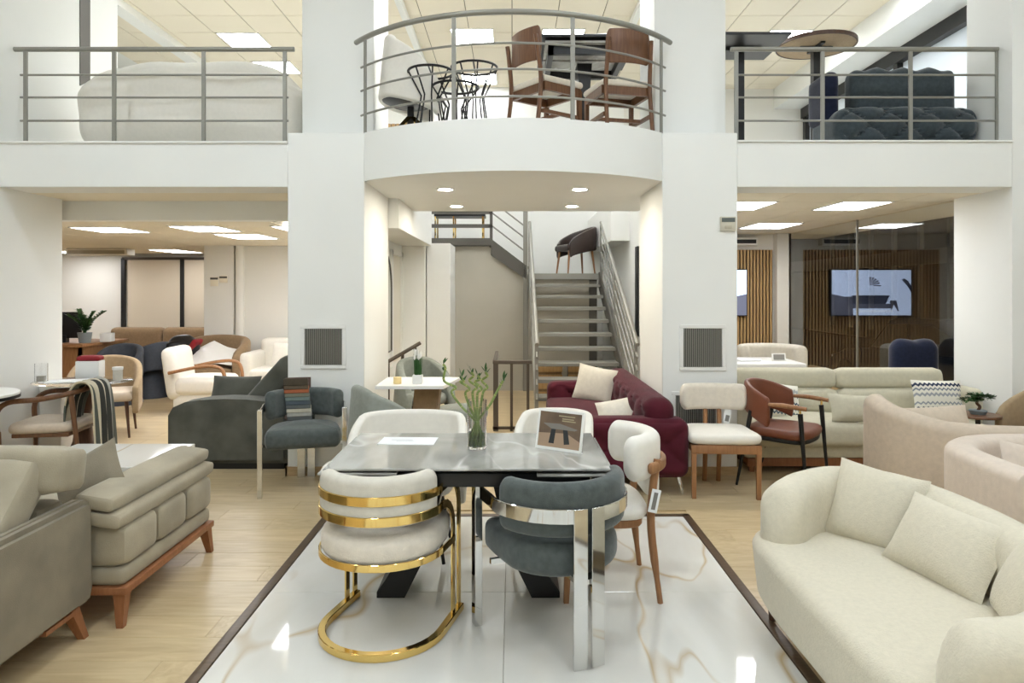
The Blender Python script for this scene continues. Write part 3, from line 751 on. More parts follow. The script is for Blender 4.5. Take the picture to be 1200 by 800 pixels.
for k, (x, y, z) in enumerate(tops):
    x0, y0 = -x*.22+rb.uniform(-.012, .012), -y*.3
    q = [(x0, y0, 0), (x0*.3, y0*.2, .10), (x*.45, y*.5, .19), (x*.75, y*.8, .26)]
    cr = .022
    if k < 5: q += [(x*.75+cr, y, .285), (x*.9-cr*.6, y+.012, .315), (x+cr*.5, y, z-.02), (x, y, z)]
    else: q += [(x, y, z)]
    sp = smooth_path(q, 5)
    st = P('stalk', B().tube(sp, .0062, 8), 'bamboo', t)
    nb = B()
    for i in range(2, len(sp)-2, 4):
        d = (sp[i+1]-sp[i-1]).normalized(); nb.tube([sp[i]-d*.002, sp[i]+d*.002], .0072, 8)
    P('stalk_ring', nb, 'bamboo_l', st, kind='stuff')
    lb = B()
    for i in range(5):
        a = 2.4*i+k; e = rb.uniform(.6, 2.2)
        leafy(lb, Vector((x, y, z-.016*(i % 3))), (cos(a), sin(a)*.6, e), rb.uniform(.035, .065), .0065)
    P('leaves', lb, 'leaf', t)
for k in range(7):
    a = k*.9; P('stalk_end', B().tube([(.03*cos(a), .03*sin(a), .0), (.008*cos(a+2), .008*sin(a+2), .12)], .0065, 8), 'bamboo', t)
# --- leaflet and table sign
lf = mat('printed_leaflet', (238, 240, 242), .35)
t = T('leaflet', 'white printed leaflet lying on the gray marble table', 'leaflet', (-.54, 3.555, .7605), -2)
P('sheet', B().box(-.145, .145, -.085, .085, 0, .0025), lf, t)
P('printed_mark', B().box(-.09, .02, .012, .020, .0025, .0029).box(-.06, .03, -.016, -.011, .0025, .0029), mat('gray_print', (176, 180, 184), .5), t)
t = T('table_sign', 'clear acrylic stand with a photo of a dark table on the marble table', 'sign', (.225, 3.345, .762), 0, rot=(R(-12), 0, R(-33)))
P('holder', B().box(-.128, .128, -.004, .004, 0, .195, .002, 1).box(-.128, .128, -.004, .09, -.002, .002), 'white', t)
pw, ph = .116, .088
P('print', B().box(-pw, pw, -.0046, -.0041, .012, .182), mat('print_brown', (112, 92, 74), .35, var=(9, .35)), t)
def flat(name, parent, poly, y, m): return P(name, B().prism(poly, y, y+.0003, RX(90)), m, parent)
dk = mat('print_dark', (44, 46, 48), .4); gr_ = mat('print_gray', (128, 124, 118), .4)
flat('printed_floor', t, [(-pw, .012), (pw, .012), (pw, .05), (.04, .085), (-pw, .075)], .0046, mat('print_rug', (168, 142, 118), .4))
flat('printed_table', t, [(-.095, .125), (-.045, .100), (.085, .100), (.10, .108), (.0, .128)], .0052, gr_)
flat('printed_leg', t, [(-.045, .1), (-.02, .1), (-.025, .03), (-.055, .03)], .0052, dk)
flat('printed_leg', t, [(.02, .1), (.045, .1), (.062, .035), (.032, .03)], .0052, dk)
for z0, x0, x1 in ((.163, -.01, .08), (.150, .01, .075), (.140, .01, .085)):
    flat('printed_line', t, [(x0, z0), (x1, z0), (x1, z0+.005), (x0, z0+.006)], .0052, mat('print_pale', (166, 154, 124), .4))

# --- gold barrel chair
t = T('barrel_chair', 'cream barrel chair on a polished gold hoop frame at the near side of the table', 'chair', (-.585, 3.12, 0), -14.8)
def U(r, yf, z, n=20): return [Vector((r, yf, z)), Vector((r, yf*.5, z))]+[Vector((p.x, p.y, z)) for p in arc(0, 0, r, 0, -180, n)]+[Vector((-r, yf*.5, z)), Vector((-r, yf, z))]
def Un(pts): return [Vector((1, 0, 0)) if p.y > 0 and p.x > 0 else (Vector((-1, 0, 0)) if p.y > 0 else Vector((p.x, p.y, 0)).normalized()) for p in pts]
q = U(.275, .27, .017); P('base_hoop', B().sweep(q, rrect(.034, .034, .003, 1, -.017)), 'gold', t)
def hoop(zt, yf, name):
    r = .285; pts = [Vector((r-.01, yf, .03)), Vector((r-.01, yf, .3)), Vector((r-.01, yf, zt-.14))]
    pts += [Vector((r-.01, yf-.13*(1-cos(R(a))), zt-.14+.14*sin(R(a)))) for a in (18, 36, 54, 72, 90)]
    side = pts
    back = [Vector((p.x, p.y, zt)) for p in arc(0, 0, r, -8, -172, 22)]
    full = side+back+[Vector((-p.x, p.y, p.z)) for p in side[::-1]]
    P(name, B().strap(full, Un(full), .040, .009), 'gold', t)
hoop(.665, .245, 'arm_hoop'); hoop(.580, .165, 'arm_hoop')
q = U(.285, .16, .388); P('seat_hoop', B().strap(q, Un(q), .032, .008), 'gold', t)
so = [(p.x, p.y) for p in arc(0, 0, .278, 180, 360, 20)]+[(.27, .12), (.24, .22), (.15, .255), (0, .262), (-.15, .255), (-.24, .22), (-.27, .12)]
P('seat', B().slab(so, .375, .505, .05, .02, 5), 'cream_warm', t)
bp = arc(0, 0, .245, -12, -172, 26)
P('backrest', B().sweep(bp, rrect(.075, .215, .036, 5, .545), rnd=.035), 'cream', t)

# --- chrome strap chairs in gray velvet
def chrome_chair(label, loc, rz, m):
    t = T('strap_chair', label, 'chair', loc, rz, 'gray velvet chairs with chrome straps')
    so = [(p.x, p.y-.0) for p in arc(0, -.0, .27, 180, 360, 18, ry=.25)]+[(.278, .10), (.278, .19), (.262, .235), (.22, .245), (-.22, .245), (-.262, .235), (-.278, .19), (-.278, .10)]
    P('seat', B().slab(so, .345, .495, .055, .02, 5), m, t)
    bp = arc(0, .03, .27, -18, -162, 22, ry=.27)
    P('backrest', B().sweep(bp, rrect(.085, .225, .04, 5, .525), rnd=.04), m, t)
    for s in (-1, 1):
        P('front_leg', B().box(s*.305-.018, s*.305+.018, .20, .25, 0, .655, .002, 1), 'chrome', t)
        pts = [Vector((s*.305, .22, .625)), Vector((s*.305, .10, .625)), Vector((s*.305, .03, .625))]
        pts += [Vector((s*.317*cos(R(a)), .03-.328*sin(R(a)), .625)) for a in (12, 24, 36, 48, 60, 72, 79, 85)]
        nn = [Vector((s, 0, 0))]*3+[Vector((s*cos(R(a)), -sin(R(a)), 0)) for a in (12, 24, 36, 48, 60, 72, 79, 85)]
        P('arm_strap', B().strap(pts, nn, .062, .012), 'chrome', t)
        P('rear_leg', B().cube((s*.040, -.297, .328), (.062, .013, .656), .002, 1, RZ(s*5)), 'chrome', t)
    P('seat_rail', B().box(-.30, .30, .05, .07, .34, .362).box(-.05, .05, -.29, .06, .34, .36), 'chrome', t)
    return t
chrome_chair('gray velvet chair with broad chrome straps at the near side of the table', (.205, 3.07, 0), 22, 'gray')
chrome_chair('gray velvet chair with chrome straps against the column, holding fabric samples', (-1.63, 5.36, 0), -166, 'gray')
t = T('swatch_book', 'book of fabric samples hanging over the gray chair by the column', 'fabric samples', (-1.72, 5.47, .50), 14)
P('cover', B().cube((0, .07, .17), (.2, .012, .34), .003, 1, RX(-20)), 'walnut_d', t)
cols = [(70, 62, 50), (88, 76, 62), (150, 88, 58), (112, 112, 96), (104, 116, 112), (74, 82, 88), (88, 92, 90), (176, 170, 152), (150, 148, 138), (84, 86, 84)]
for k, c in enumerate(cols):
    z = .305-.030*k
    P('swatch', B().cube((.004*k-.015, -.02+.10*(z-.1)+.03-.004*k, z), (.19, .012, .06), .003, 1, RX(-26)), fabric('sample_%d' % k, c, .1), t)

# --- wooden chairs with cream upholstery
def posts(b, pts, w0, w1): return b
t = T('round_back_chair', 'cream chair with a wrapped round backrest and wooden legs at the table end', 'chair', (.46, 3.6, 0), 92)
so = smooth_path([(-.22, -.19), (0, -.23), (.22, -.19), (.25, 0), (.23, .2), (0, .25), (-.23, .2), (-.25, 0)], 4, True)
P('seat', B().slab(so, .405, .475, .034, .02, 4), 'white_fab', t)
P('seat_frame', B().slab([(p[0]*.9, p[1]*.9) for p in so], .365, .408, .006, 0, 1), 'oak', t)
for s in (-1, 1):
    P('front_leg', sq(B(), (s*.215, .20, 0), (s*.19, .18, .39), .026, .038), 'oak', t)
    P('rear_leg', B().tube(smooth_path([(s*.235, -.265, 0), (s*.215, -.225, .35), (s*.205, -.235, .56), (s*.19, -.262, .70)], 5), [.014]*3+[.02]*13, 10), 'oak', t)
bp = arc(0, -.02, .245, -30, -150, 24)
P('backrest', B().sweep(bp, rrect(.10, .225, .048, 6, .595), rnd=.06, nr=6), 'white_fab', t)
P('back_pad', B().pad((.24, .085, .20), (0, -.255, .585), .04, 0), 'white_fab', t)
rp = [Vector((p.x, p.y, .665)) for p in arc(0, -.02, .31, -40, -140, 18)]
P('back_rail', B().sweep(rp, rrect(.03, .055, .014, 3, -.0275), rnd=.02), 'oak', t)
tg = P('price_tag', B().cube((-.252, -.232, .51), (.004, .045, .115), .001, 1, RX(12)), 'paper', t)
P('tag_print', B().cube((-.2545, -.232, .51), (.001, .02, .085), 0, 1, RX(12)), gr_, tg)
t = T('oval_back_chair', 'wooden chair with a cream oval backrest and seat before the right column', 'chair', (1.60, 5.27, 0), 176)
P('seat', B().slab(smooth_path([(-.22, -.22), (0, -.245), (.22, -.22), (.252, 0), (.25, .22), (0, .25), (-.25, .22), (-.252, 0)], 4, True), .40, .475, .034, .015, 4), 'white_fab', t)
P('seat_frame', B().box(-.255, .255, .205, .24, .335, .40, .004).box(-.24, .24, -.22, -.19, .34, .40, .004).box(-.25, -.22, -.2, .22, .34, .40, .004).box(.22, .25, -.2, .22, .34, .40, .004), 'oak', t)
for s in (-1, 1):
    P('front_leg', sq(B(), (s*.235, .22, 0), (s*.235, .22, .40), .030, .036), 'oak', t)
    P('rear_post', B().tube(smooth_path([(s*.055, -.27, 0), (s*.055, -.235, .35), (s*.055, -.25, .6), (s*.055, -.27, .74)], 4), .019, 8), 'oak', t)
q = arc(0, .25, .50, -64, -116, 12)
P('backrest', B().sweep(q, rrect(.075, .21, .037, 6, .585), rnd=.05, nr=5), 'cream_warm', t)
tg = P('price_tag', B().cube((-.115, -.23, .53), (.055, .003, .11), .001, 1, RY(-12)), 'paper', t)
P('tag_print', B().cube((-.115, -.228, .515), (.03, .003, .05), 0, 1, RY(-12)), gr_, tg)
# --- cream shell chairs on the far side of the table
def shell(label, loc, rz, w_):
    t = T('shell_chair', label, 'chair', loc, rz, 'cream shell chairs behind the table')
    so = smooth_path([(-.23, -.2), (0, -.24), (.23, -.2), (.27, 0), (.25, .22), (0, .27), (-.25, .22), (-.27, 0)], 4, True)
    P('seat', B().slab(so, .38, .48, .045, .015, 4), 'white_fab', t)
    bp = smooth_path([(w_, .10, 0), (w_*.99, -.05, 0), (w_*.86, -.2, 0), (w_*.5, -.285, 0), (0, -.31, 0), (-w_*.5, -.285, 0), (-w_*.86, -.2, 0), (-w_*.99, -.05, 0), (-w_, .10, 0)], 4)
    n = len(bp)
    P('backrest', B().sweep(bp, rrect(.055, .40, .027, 4, .385), rnd=.03, hs=[.80+.20*min(1, 2.6*min(i, n-1-i)/(n/2))**.6 for i in range(n)]), 'white_fab', t)
    for x in (-.2, .2):
        for y in (-.18, .18): P('leg', leg(B(), (x*1.15, y*1.15, 0), (x*.8, y*.8, .39), .010, .016), 'black_metal', t)
shell('cream shell chair behind the table, below the bamboo vase', (-.615, 4.06, 0), 180, .32)
shell('cream shell chair behind the table, mostly hidden by the table sign', (.25, 4.12, 0), 168, .21)
# ============================================================ MIDDLE DISTANCE
# --- burgundy tufted sofa
def tuft_y(p, q):
    if p.y < -.5:
        u = q.x/.21; v = q.z/.19
        d = abs(sin(PI*(u+v)/2+.6)*sin(PI*(u-v)/2+.9))**.35
        q = q.copy(); q.y -= .06*(d-.6)*min(1, (1-abs(p.x)**6))*min(1, 1-abs(p.z)**6)
    return q
def tuft_x(p, q):
    if p.x < -.5:
        u = q.y/.19; v = q.z/.15
        d = abs(sin(PI*(u+v)/2)*sin(PI*(u-v)/2))**.35
        q = q.copy(); q.x -= .055*(d-.6)*min(1, 1-abs(p.y)**8)*min(1, 1-abs(p.z)**6)
    return q
t = T('tufted_sofa', 'burgundy velvet sofa with buttoned arms and back before the staircase', 'sofa', (.82, 6.2, 0))
P('near_arm', B().pad((1.02, .24, .44), (0, -1.0, .355), .075, .01, 37, disp=tuft_y), 'burgundy', t)
P('far_arm', B().pad((.9, .22, .44), (.0, .99, .36), .07, .01, 31, disp=tuft_y), 'burgundy', t)
P('backrest', B().pad((.24, 2.12, .58), (.30, 0, .435), .10, 0, 47, disp=tuft_x), 'burgundy', t)
P('base', B().box(-.46, .40, -.95, .95, .14, .30, .03), 'burgundy', t)
P('seat_cushion', B().pad((.72, 1.84, .17), (-.11, 0, .355), .06, .015, 9), 'burgundy', t)
for x in (-.43, .44):
    for y in (-1.0, .95):
        P('leg', B().tube(smooth_path([(x, y, .15), (x+.015, y-.02, .08), (x+.03, y-.035, 0)], 3), [.022, .02, .018, .016, .014, .012, .010], 8), 'chrome', t)
G = 'ivory cushions on the burgundy sofa'
cushion('ivory cushion at the far end of the burgundy sofa, standing square', 'cream', (.83, 6.85, .60), .42, .36, .13, -28, -16, 8, G)
cushion('ivory cushion lying tipped at the near end of the burgundy sofa', 'cream', (.93, 5.78, .50), .42, .30, .13, -18, -38, -16, G)
# --- dark gray sofa left of the column
t = T('recliner_sofa', 'dark gray velvet sofa with arched arms beside the left column', 'sofa', (-2.43, 6.3, 0))
aq = [(-.55, .05), (.45, .05), (.45, .50)]+[(.45-.1*k, .50+.12*sin(PI*(k/10))**.6 if k else .50) for k in range(1, 10)]+[(-.52, .52), (-.545, .48)]
aq = [(-.54, .05), (.50, .05), (.50, .56), (.35, .585), (.15, .605), (-.05, .61), (-.25, .60), (-.40, .575), (-.50, .53), (-.54, .46)]
P('near_arm', B().prism(aq, .20, .44, RX(90), .035), 'gray_d', t)
P('far_arm', B().prism(aq, -.75, -.52, RX(90), .035), 'gray_d', t)
P('base', B().box(-.52, .48, -.22, .55, .06, .30, .03), 'gray_d', t)
P('seat_cushion', B().pad((.75, .75, .18), (-.15, .15, .38), .06, .02), 'gray_d', t)
for k in (0, 1):
    P('back_cushion', B().pad((.20, .42, .66), (.24, -.0+.42*k, .66), .05, .01, 7, RY(42)), 'gray_d', t)
P('back_panel', B().cube((.30, .30, .55), (.16, .90, .60), .05, 3, RY(42)), 'gray_d', t)
P('plinth', B().box(-.48, .46, -.40, .70, 0, .06), 'black', t)
cushion('dark gray cushion lying on the seat of the dark gray sofa', 'gray_d', (-2.60, 6.42, .60), .44, .30, .14, 8, -30, 2)
# --- tan leather chair
t = T('leather_armchair', 'tan leather chair with black legs and wooden armrests before the sage sofa', 'chair', (2.17, 5.43, 0), -130)
P('seat', B().slab(smooth_path([(-.2, -.22), (0, -.25), (.2, -.22), (.25, 0), (.24, .2), (0, .25), (-.24, .2), (-.25, 0)], 4, True), .405, .475, .03, .012, 4), 'brown_l', t)
P('seat_shell', B().slab(smooth_path([(-.19, -.2), (0, -.23), (.19, -.2), (.235, 0), (.22, .19), (0, .235), (-.22, .19), (-.235, 0)], 4, True), .375, .408, .01, 0, 2), 'black_metal', t)
bp = arc(0, -.0, .285, -8, -172, 22); n = 23
P('backrest', B().sweep(bp, rrect(.045, .23, .02, 4, .60), rnd=.02, hs=[.99+.0*i for i in range(n)], ws=[1]*n, zo=[-.10*abs(i/11-1)**2 for i in range(n)], lean=0), 'brown_l', t)
for s in (-1, 1):
    P('armrest', B().tube([(s*.285, -.04, .668), (s*.29, .08, .672), (s*.275, .25, .66)], [.013, .019, .016], 10), 'oak', t)
    P('front_leg', leg(B(), (s*.27, .25, 0), (s*.265, .20, .62), .010, .019), 'black_metal', t)
    P('rear_leg', leg(B(), (s*.255, -.29, 0), (s*.24, -.18, .60), .010, .019), 'black_metal', t)
    P('arm_pin', leg(B(), (s*.267, .20, .60), (s*.272, .20, .66), .008, .008), 'gold', t)
    P('arm_pin', leg(B(), (s*.24, -.18, .60), (s*.262, -.09, .66), .008, .008), 'gold', t)
# --- long sage sofa by the window
t = T('long_sofa', 'long pale sage sofa on a wooden plinth in front of the street window', 'sofa', (3.02, 6.15, 0))
P('plinth', B().box(-1.02, 1.0, -.36, .40, .05, .12, .005), 'legwood', t)
P('base', B().box(-1.05, 1.03, -.38, .42, .12, .25, .03), 'sage', t)
for k in (0, 1):
    P('seat_cushion', B().pad((1.02, .76, .20), (-.52+1.03*k, -.06, .32), .06, .02), 'sage', t)
    P('back_cushion', B().pad((1.02, .22, .24), (-.50+1.0*k, .22, .51), .08, 0, 7, RX(-10)), 'sage', t)
    P('headrest', B().pad((1.02, .17, .20), (-.50+1.0*k, .27, .715), .07, 0, 7, RX(-10)), 'sage', t)
P('arm', B().pad((.16, .7, .30), (-1.04, 0, .44), .07, 0), 'sage', t)
P('arm', B().pad((.12, .62, .34), (1.01, .05, .52), .055, 0), 'sage', t)
for x in (-.98, .95):
    for y in (-.33, .33): P('leg', sq(B(), (x, y, 0), (x, y, .06), .035, .045), 'legwood', t)
def zig_mat(name, bands, base=(226, 222, 208)):
    m = mat(name, base, .9); nt = m.node_tree; N = nt.nodes; L = nt.links; p = N['Principled BSDF']
    tc = N.new('ShaderNodeTexCoord'); sx = N.new('ShaderNodeSeparateXYZ'); L.new(tc.outputs['Object'], sx.inputs[0])
    tr = N.new('ShaderNodeMath'); tr.operation = 'PINGPONG'; tr.inputs[1].default_value = .018; L.new(sx.outputs[0], tr.inputs[0])
    ad = N.new('ShaderNodeMath'); ad.operation = 'ADD'; L.new(sx.outputs[2], ad.inputs[0]); L.new(tr.outputs[0], ad.inputs[1])
    mr = N.new('ShaderNodeMapRange'); mr.inputs[1].default_value = -.15; mr.inputs[2].default_value = .17; L.new(ad.outputs[0], mr.inputs[0])
    cr = N.new('ShaderNodeValToRGB'); cr.color_ramp.interpolation = 'CONSTANT'; e = cr.color_ramp.elements
    e[0].position = 0; e[0].color = S(*base); e[1].position = .999; e[1].color = S(*base)
    for pos, wd, c in bands:
        k = e.new(pos); k.color = S(*c); k = e.new(pos+wd); k.color = S(*base)
    L.new(mr.outputs[0], cr.inputs[0]); L.new(cr.outputs[0], p.inputs['Base Color'])
    return m
M['zig'] = zig_mat('zigzag_print', [(.14, .07, (46, 56, 80)), (.30, .05, (150, 154, 158)), (.52, .07, (158, 160, 162)), (.68, .05, (120, 128, 138)), (.80, .07, (46, 56, 80))])
M['zig2'] = zig_mat('patterned_print', [(.10, .06, (90, 104, 116)), (.24, .08, (150, 158, 160)), (.40, .05, (60, 70, 96)), (.62, .06, (56, 66, 98)), (.74, .1, (164, 170, 172))])
cushion('white cushion with navy and gray zigzag bands on the sage sofa', 'zig', (3.74, 6.00, .60), .42, .31, .13, -6, -16)
cushion('patterned blue and white cushion behind the tan leather chair', 'zig2', (2.42, 6.10, .55), .36, .34, .12, 20, -22, 12)
cushion('plain pale sage cushion lying in the middle of the sage sofa', 'sage', (2.96, 5.84, .53), .50, .25, .17, 4, -26, 4)
# --- beige sofa with a curved back turned to the room
OX, OY = 3.1, 4.8
t = T('curved_back_sofa', 'beige sofa with a swooping curved back turned to the camera', 'sofa', (OX, OY, 0))
bp = smooth_path(loc2([(2.78, 5.22), (2.78, 4.98), (2.90, 4.74), (3.15, 4.56), (3.45, 4.50), (3.75, 4.50)]), 6); n = len(bp)
P('backrest', B().sweep(bp, rrect(.17, .68, .08, 6, .03), rnd=.08, nr=5, hs=[1.06-.15*min(1, i/14) for i in range(n)]), 'beige', t)
P('seat', B().slab(smooth_path(loc2([(2.82, 4.9), (3.0, 4.66), (3.6, 4.6), (3.66, 5.1), (3.2, 5.28), (2.84, 5.26)]), 5, True), .05, .42, .05, .02), 'beige', t)
cushion('oblong beige cushion lying along the curved back of the beige sofa', 'beige', (3.03, 4.88, .62), .44, .20, .14, -14, -30, -6)
# --- blush tub chair
OX, OY = 2.95, 3.62
t = T('tub_chair', 'blush beige tub chair with broad flat arms behind the sand sofa', 'chair', (OX, OY, 0))
bp = smooth_path(loc2([(2.47, 3.22), (2.47, 3.5), (2.52, 3.82), (2.72, 4.02), (3.0, 4.08), (3.3, 4.02), (3.46, 3.8), (3.48, 3.5)]), 5)
P('backrest', B().sweep(bp, rrect(.17, .60, .05, 4, .08), rnd=.02), 'pinkbeige', t)
P('seat', B().slab(smooth_path(loc2([(2.58, 3.3), (3.4, 3.3), (3.4, 3.75), (3.2, 3.98), (2.8, 3.98), (2.58, 3.75)]), 4, True), .08, .44, .05, .02), 'pinkbeige', t)
cushion('blush cushion standing inside the blush tub chair', 'pinkbeige', (2.82, 3.72, .575), .34, .26, .12, 10, -20, 12)
# --- bonsai on side table, brown chair by the right pier
t = T('side_table', 'small round side table carrying the bonsai beside the beige sofa', 'table', (3.72, 5.45, 0))
P('tabletop', B().lathe([(.0001, .535), (.16, .535), (.165, .545), (.16, .555), (.0001, .555)], 24), 'walnut', t)
P('stem', B().cyl((0, 0, .02), (0, 0, .54), .018), 'black_metal', t); P('foot', B().lathe([(.0001, 0), (.12, 0), (.12, .012), (.02, .02), (.0001, .02)], 20), 'black_metal', t)
t = T('bonsai', 'small flat topped bonsai tree beside the zigzag cushion', 'plant', (3.72, 5.45, .555))
P('trunk', B().tube(smooth_path([(0, 0, .03), (.015, 0, .06), (-.01, 0, .09), (.0, 0, .13)], 4), .012, 8), 'walnut_d', t)
P('pot', B().lathe([(.0001, 0), (.05, 0), (.065, .03), (.058, .035), (.0001, .035)], 16), 'stone_pot', t)
fb = B()
for i in range(380):
    a = rb.uniform(0, 2*PI); rr = rb.uniform(0, 1)**.5
    cx, cz, w_ = ((-.06, .115, .085), (.05, .135, .075), (.0, .15, .06))[i % 3]
    leafy(fb, (cx+rr*w_*cos(a), rr*.06*sin(a), cz+rb.uniform(-.018, .02)*(1.2-rr)), (cos(a), sin(a), rb.uniform(-.3, 1)), .03, .011)
P('foliage', fb, 'leaf', t, kind='stuff')
t = T('wing_chair', 'brown leather chair with a studded wooden rim at the right edge', 'chair', (4.12, 5.22, 0), 95)
bp = smooth_path([(.26, .2, 0), (.27, -.05, 0), (.16, -.26, 0), (-.16, -.26, 0), (-.27, -.05, 0), (-.26, .2, 0)], 6); n = len(bp)
P('backrest', B().sweep(bp, rrect(.06, .42, .028, 3, .40), rnd=.03, hs=[.70+.32*sin(PI*i/(n-1))**.8 for i in range(n)]), 'quilt', t)
P('seat', B().slab([(-.24, -.2), (.24, -.2), (.24, .24), (-.24, .24)], .34, .46, .04, .01), 'quilt', t)
for x in (-.2, .2):
    for y in (-.2, .2): P('leg', leg(B(), (x, y, 0), (x, y, .36), .014, .022), 'walnut_d', t)
# --- far right: boucle chair, white table, navy chair, television
t = T('boucle_chair', 'round cream armchair against the slatted wall', 'chair', (3.30, 8.7, 0), 170)
bp = arc(0, 0, .36, 20, -200, 26)
P('backrest', B().sweep(bp, rrect(.14, .62, .065, 5, .22), rnd=.06, nr=4), 'cream', t)
P('seat', B().slab([(p.x, p.y) for p in arc(0, .02, .33, 0, 345, 23)], .10, .46, .06, .02), 'cream', t)
P('base', B().lathe([(.0001, 0), (.3, 0), (.3, .11), (.0001, .11)], 24), 'black', t)
t = T('white_table', 'white table with papers before the round cream armchair', 'table', (2.72, 7.62, 0))
P('tabletop', B().box(-.45, .42, -.35, .35, .70, .76, .008), 'white', t)
P('base', B().box(-.3, .3, -.2, .2, 0, .70, .02), 'white', t)
O('paper_sheet', B().box(-.12, .12, -.09, .09, 0, .02, .002, 1), 'paper', 'white papers lying on the far white table', 'papers', (2.60, 7.55, .761), 8)
t = T('desk_sign', 'small framed price sign on the far white table', 'sign', (2.93, 7.5, .761), 0)
P('frame', B().cube((0, 0, .045), (.15, .012, .085), .003, 1, RX(-10)), 'white', t)
P('print', B().cube((0, -.008, .046), (.12, .002, .06), 0, 1, RX(-10)), gr_, t)
t = T('navy_armchair', 'navy velvet high backed armchair between the sage sofa and the right pier', 'chair', (3.98, 6.92, 0), 2)
def tuft_b(p, q):
    q = q.copy(); q.z += .022*abs(sin(PI*p.x))*max(0, p.z)
    return q
P('backrest', B().pad((.46, .20, .72), (0, -.14, .68), .09, 0, 13, disp=tuft_b), 'navy', t)
P('seat', B().pad((.40, .50, .22), (0, .12, .36), .06, .02), 'navy', t)
for s in (-1, 1): P('arm', B().pad((.08, .50, .30), (s*.17, .13, .50), .035), 'navy', t)
for x in (-.15, .15):
    for y in (-.1, .3): P('leg', leg(B(), (x, y, 0), (x, y, .26), .014, .022), 'walnut_d', t)
t = T('television', 'wall television showing a sofa scene on the slatted wall', 'television', (2.98, 10.455, 1.50))
P('housing', B().box(-.62, .62, -.02, .04, -.36, .36, .006), 'black', t)
P('screen', B().box(-.605, .605, -.022, -.018, -.345, .345), mat('screen_lit', (168, 184, 214), .2, emit=2.6), t)
sc_d = mat('screen_dark', (58, 64, 84), .2, emit=.8); sc_m = mat('screen_mid', (96, 100, 120), .2, emit=.9); sc_w = mat('screen_white', (190, 202, 224), .2, emit=2.4)
def tvq(pts, m, y=.0225, n='screen_shape'): P(n, B().prism(pts, y, y+.0006, RX(90)), m, t)
tvq([(.605, -.02), (.42, -.06), (.28, -.06), (.28, -.345), (.605, -.345)], sc_m)
tvq([(.30, -.04), (-.28, -.04), (-.25, -.10), (-.22, -.17), (.30, -.17)], sc_d)
tvq([(.28, -.17), (-.30, -.17), (-.30, -.24), (.28, -.24)], sc_m)
tvq([(-.28, -.12), (-.38, -.12), (-.42, -.28), (-.40, -.28), (-.34, -.18), (-.30, -.28)], sc_d)
tvq([(.2, -.26), (-.32, -.26), (-.32, -.30), (.2, -.30)], sc_w)
tvq([(-.605, .10), (-.605, .0), (-.55, .10), (-.46, .20), (-.50, .22), (-.56, .18)], sc_d)
for k in range(5):
    a0 = R(12+17*k); o = (.03, .11)
    tvq([(o[0], o[1]), (o[0]-.17*cos(a0)*.95, o[1]+.13*sin(a0)), (o[0]-.16*cos(a0+.2), o[1]+.13*sin(a0+.2))], sc_m, n='screen_emblem')
tvq([(-.03, .10), (-.15, .10), (-.15, .115), (-.03, .115)], sc_m, n='screen_emblem')
# --- parked car in the street
t = T('parked_car', 'dark car parked in the street behind the window glass', 'car', (6.9, 11.0, -.36), 0)
cp = M['car'] = mat('car_paint', (64, 68, 74), .2, .6, coat=1)
body = [(-2.1, .25), (2.05, .25), (2.12, .45), (2.05, .68), (1.4, .84), (.85, .90), (-1.7, .95), (-2.1, .85), (-2.15, .5)]
cabin = [(.95, .88), (.25, 1.40), (-.1, 1.47), (-1.0, 1.46), (-1.55, 1.30), (-1.95, .92)]
mxc = Matrix(((0, 0, 1, 0), (1, 0, 0, 0), (0, 1, 0, 0), (0, 0, 0, 1)))
P('body', B().prism(body, -.85, .85, mxc, .08), 'car', t)
P('cabin', B().prism(cabin, -.72, .72, mxc, .06), 'car', t)
for s in (-1, 1):
    P('side_window', B().prism([(.72, .93), (.22, 1.33), (-.35, 1.38), (-.35, .94)], s*.725-.004, s*.725+.004, mxc), 'black', t)
    P('side_window', B().prism([(-.42, .94), (-.42, 1.38), (-1.0, 1.37), (-1.45, 1.22), (-1.7, .96)], s*.725-.004, s*.725+.004, mxc), 'black', t)
    for y in (-1.35, 1.35):
        w_ = P('wheel', B().lathe([(.0001, -.1), (.30, -.1), (.33, -.06), (.33, .06), (.30, .1), (.0001, .1)], 24), 'black', t, (s*.78, y, .33), (0, PI/2, 0))
        P('rim', B().lathe([(.0001, .1), (.2, .1), (.2, .11), (.0001, .115)], 16), 'steel', w_)
P('windscreen', B().cube((0, .60, 1.15), (1.3, .02, .76), 0, 1, RX(53)), 'black', t)
for s in (-1, 1): P('headlamp', B().cube((s*.62, 2.06, .62), (.3, .08, .12), .02), 'white', t)
# ============================================================ LEFT BAY
t = T('round_table', 'round white table on crossed wooden legs at the left edge', 'table', (-4.22, 5.22, 0))
P('tabletop', B().lathe([(.0001, .705), (.36, .705), (.375, .72), (.375, .745), (.365, .752), (.0001, .752)], 36), 'white', t)
P('rim', B().lathe([(.365, .700), (.379, .705), (.379, .728), (.365, .728)], 36, cap=False), 'black', t)
for k in range(3):
    a = R(20+120*k); P('leg', sq(B(), (.30*cos(a), .30*sin(a), 0), (-.12*cos(a), -.12*sin(a), .70), .04, .05), 'oak', t)
O('paper_bag', B().cube((0, 0, .17), (.26, .10, .34), .01, 2, RX(4)), 'paper', 'white paper bag on the floor under the round white table', 'bag', (-3.86, 5.02, 0), 12)
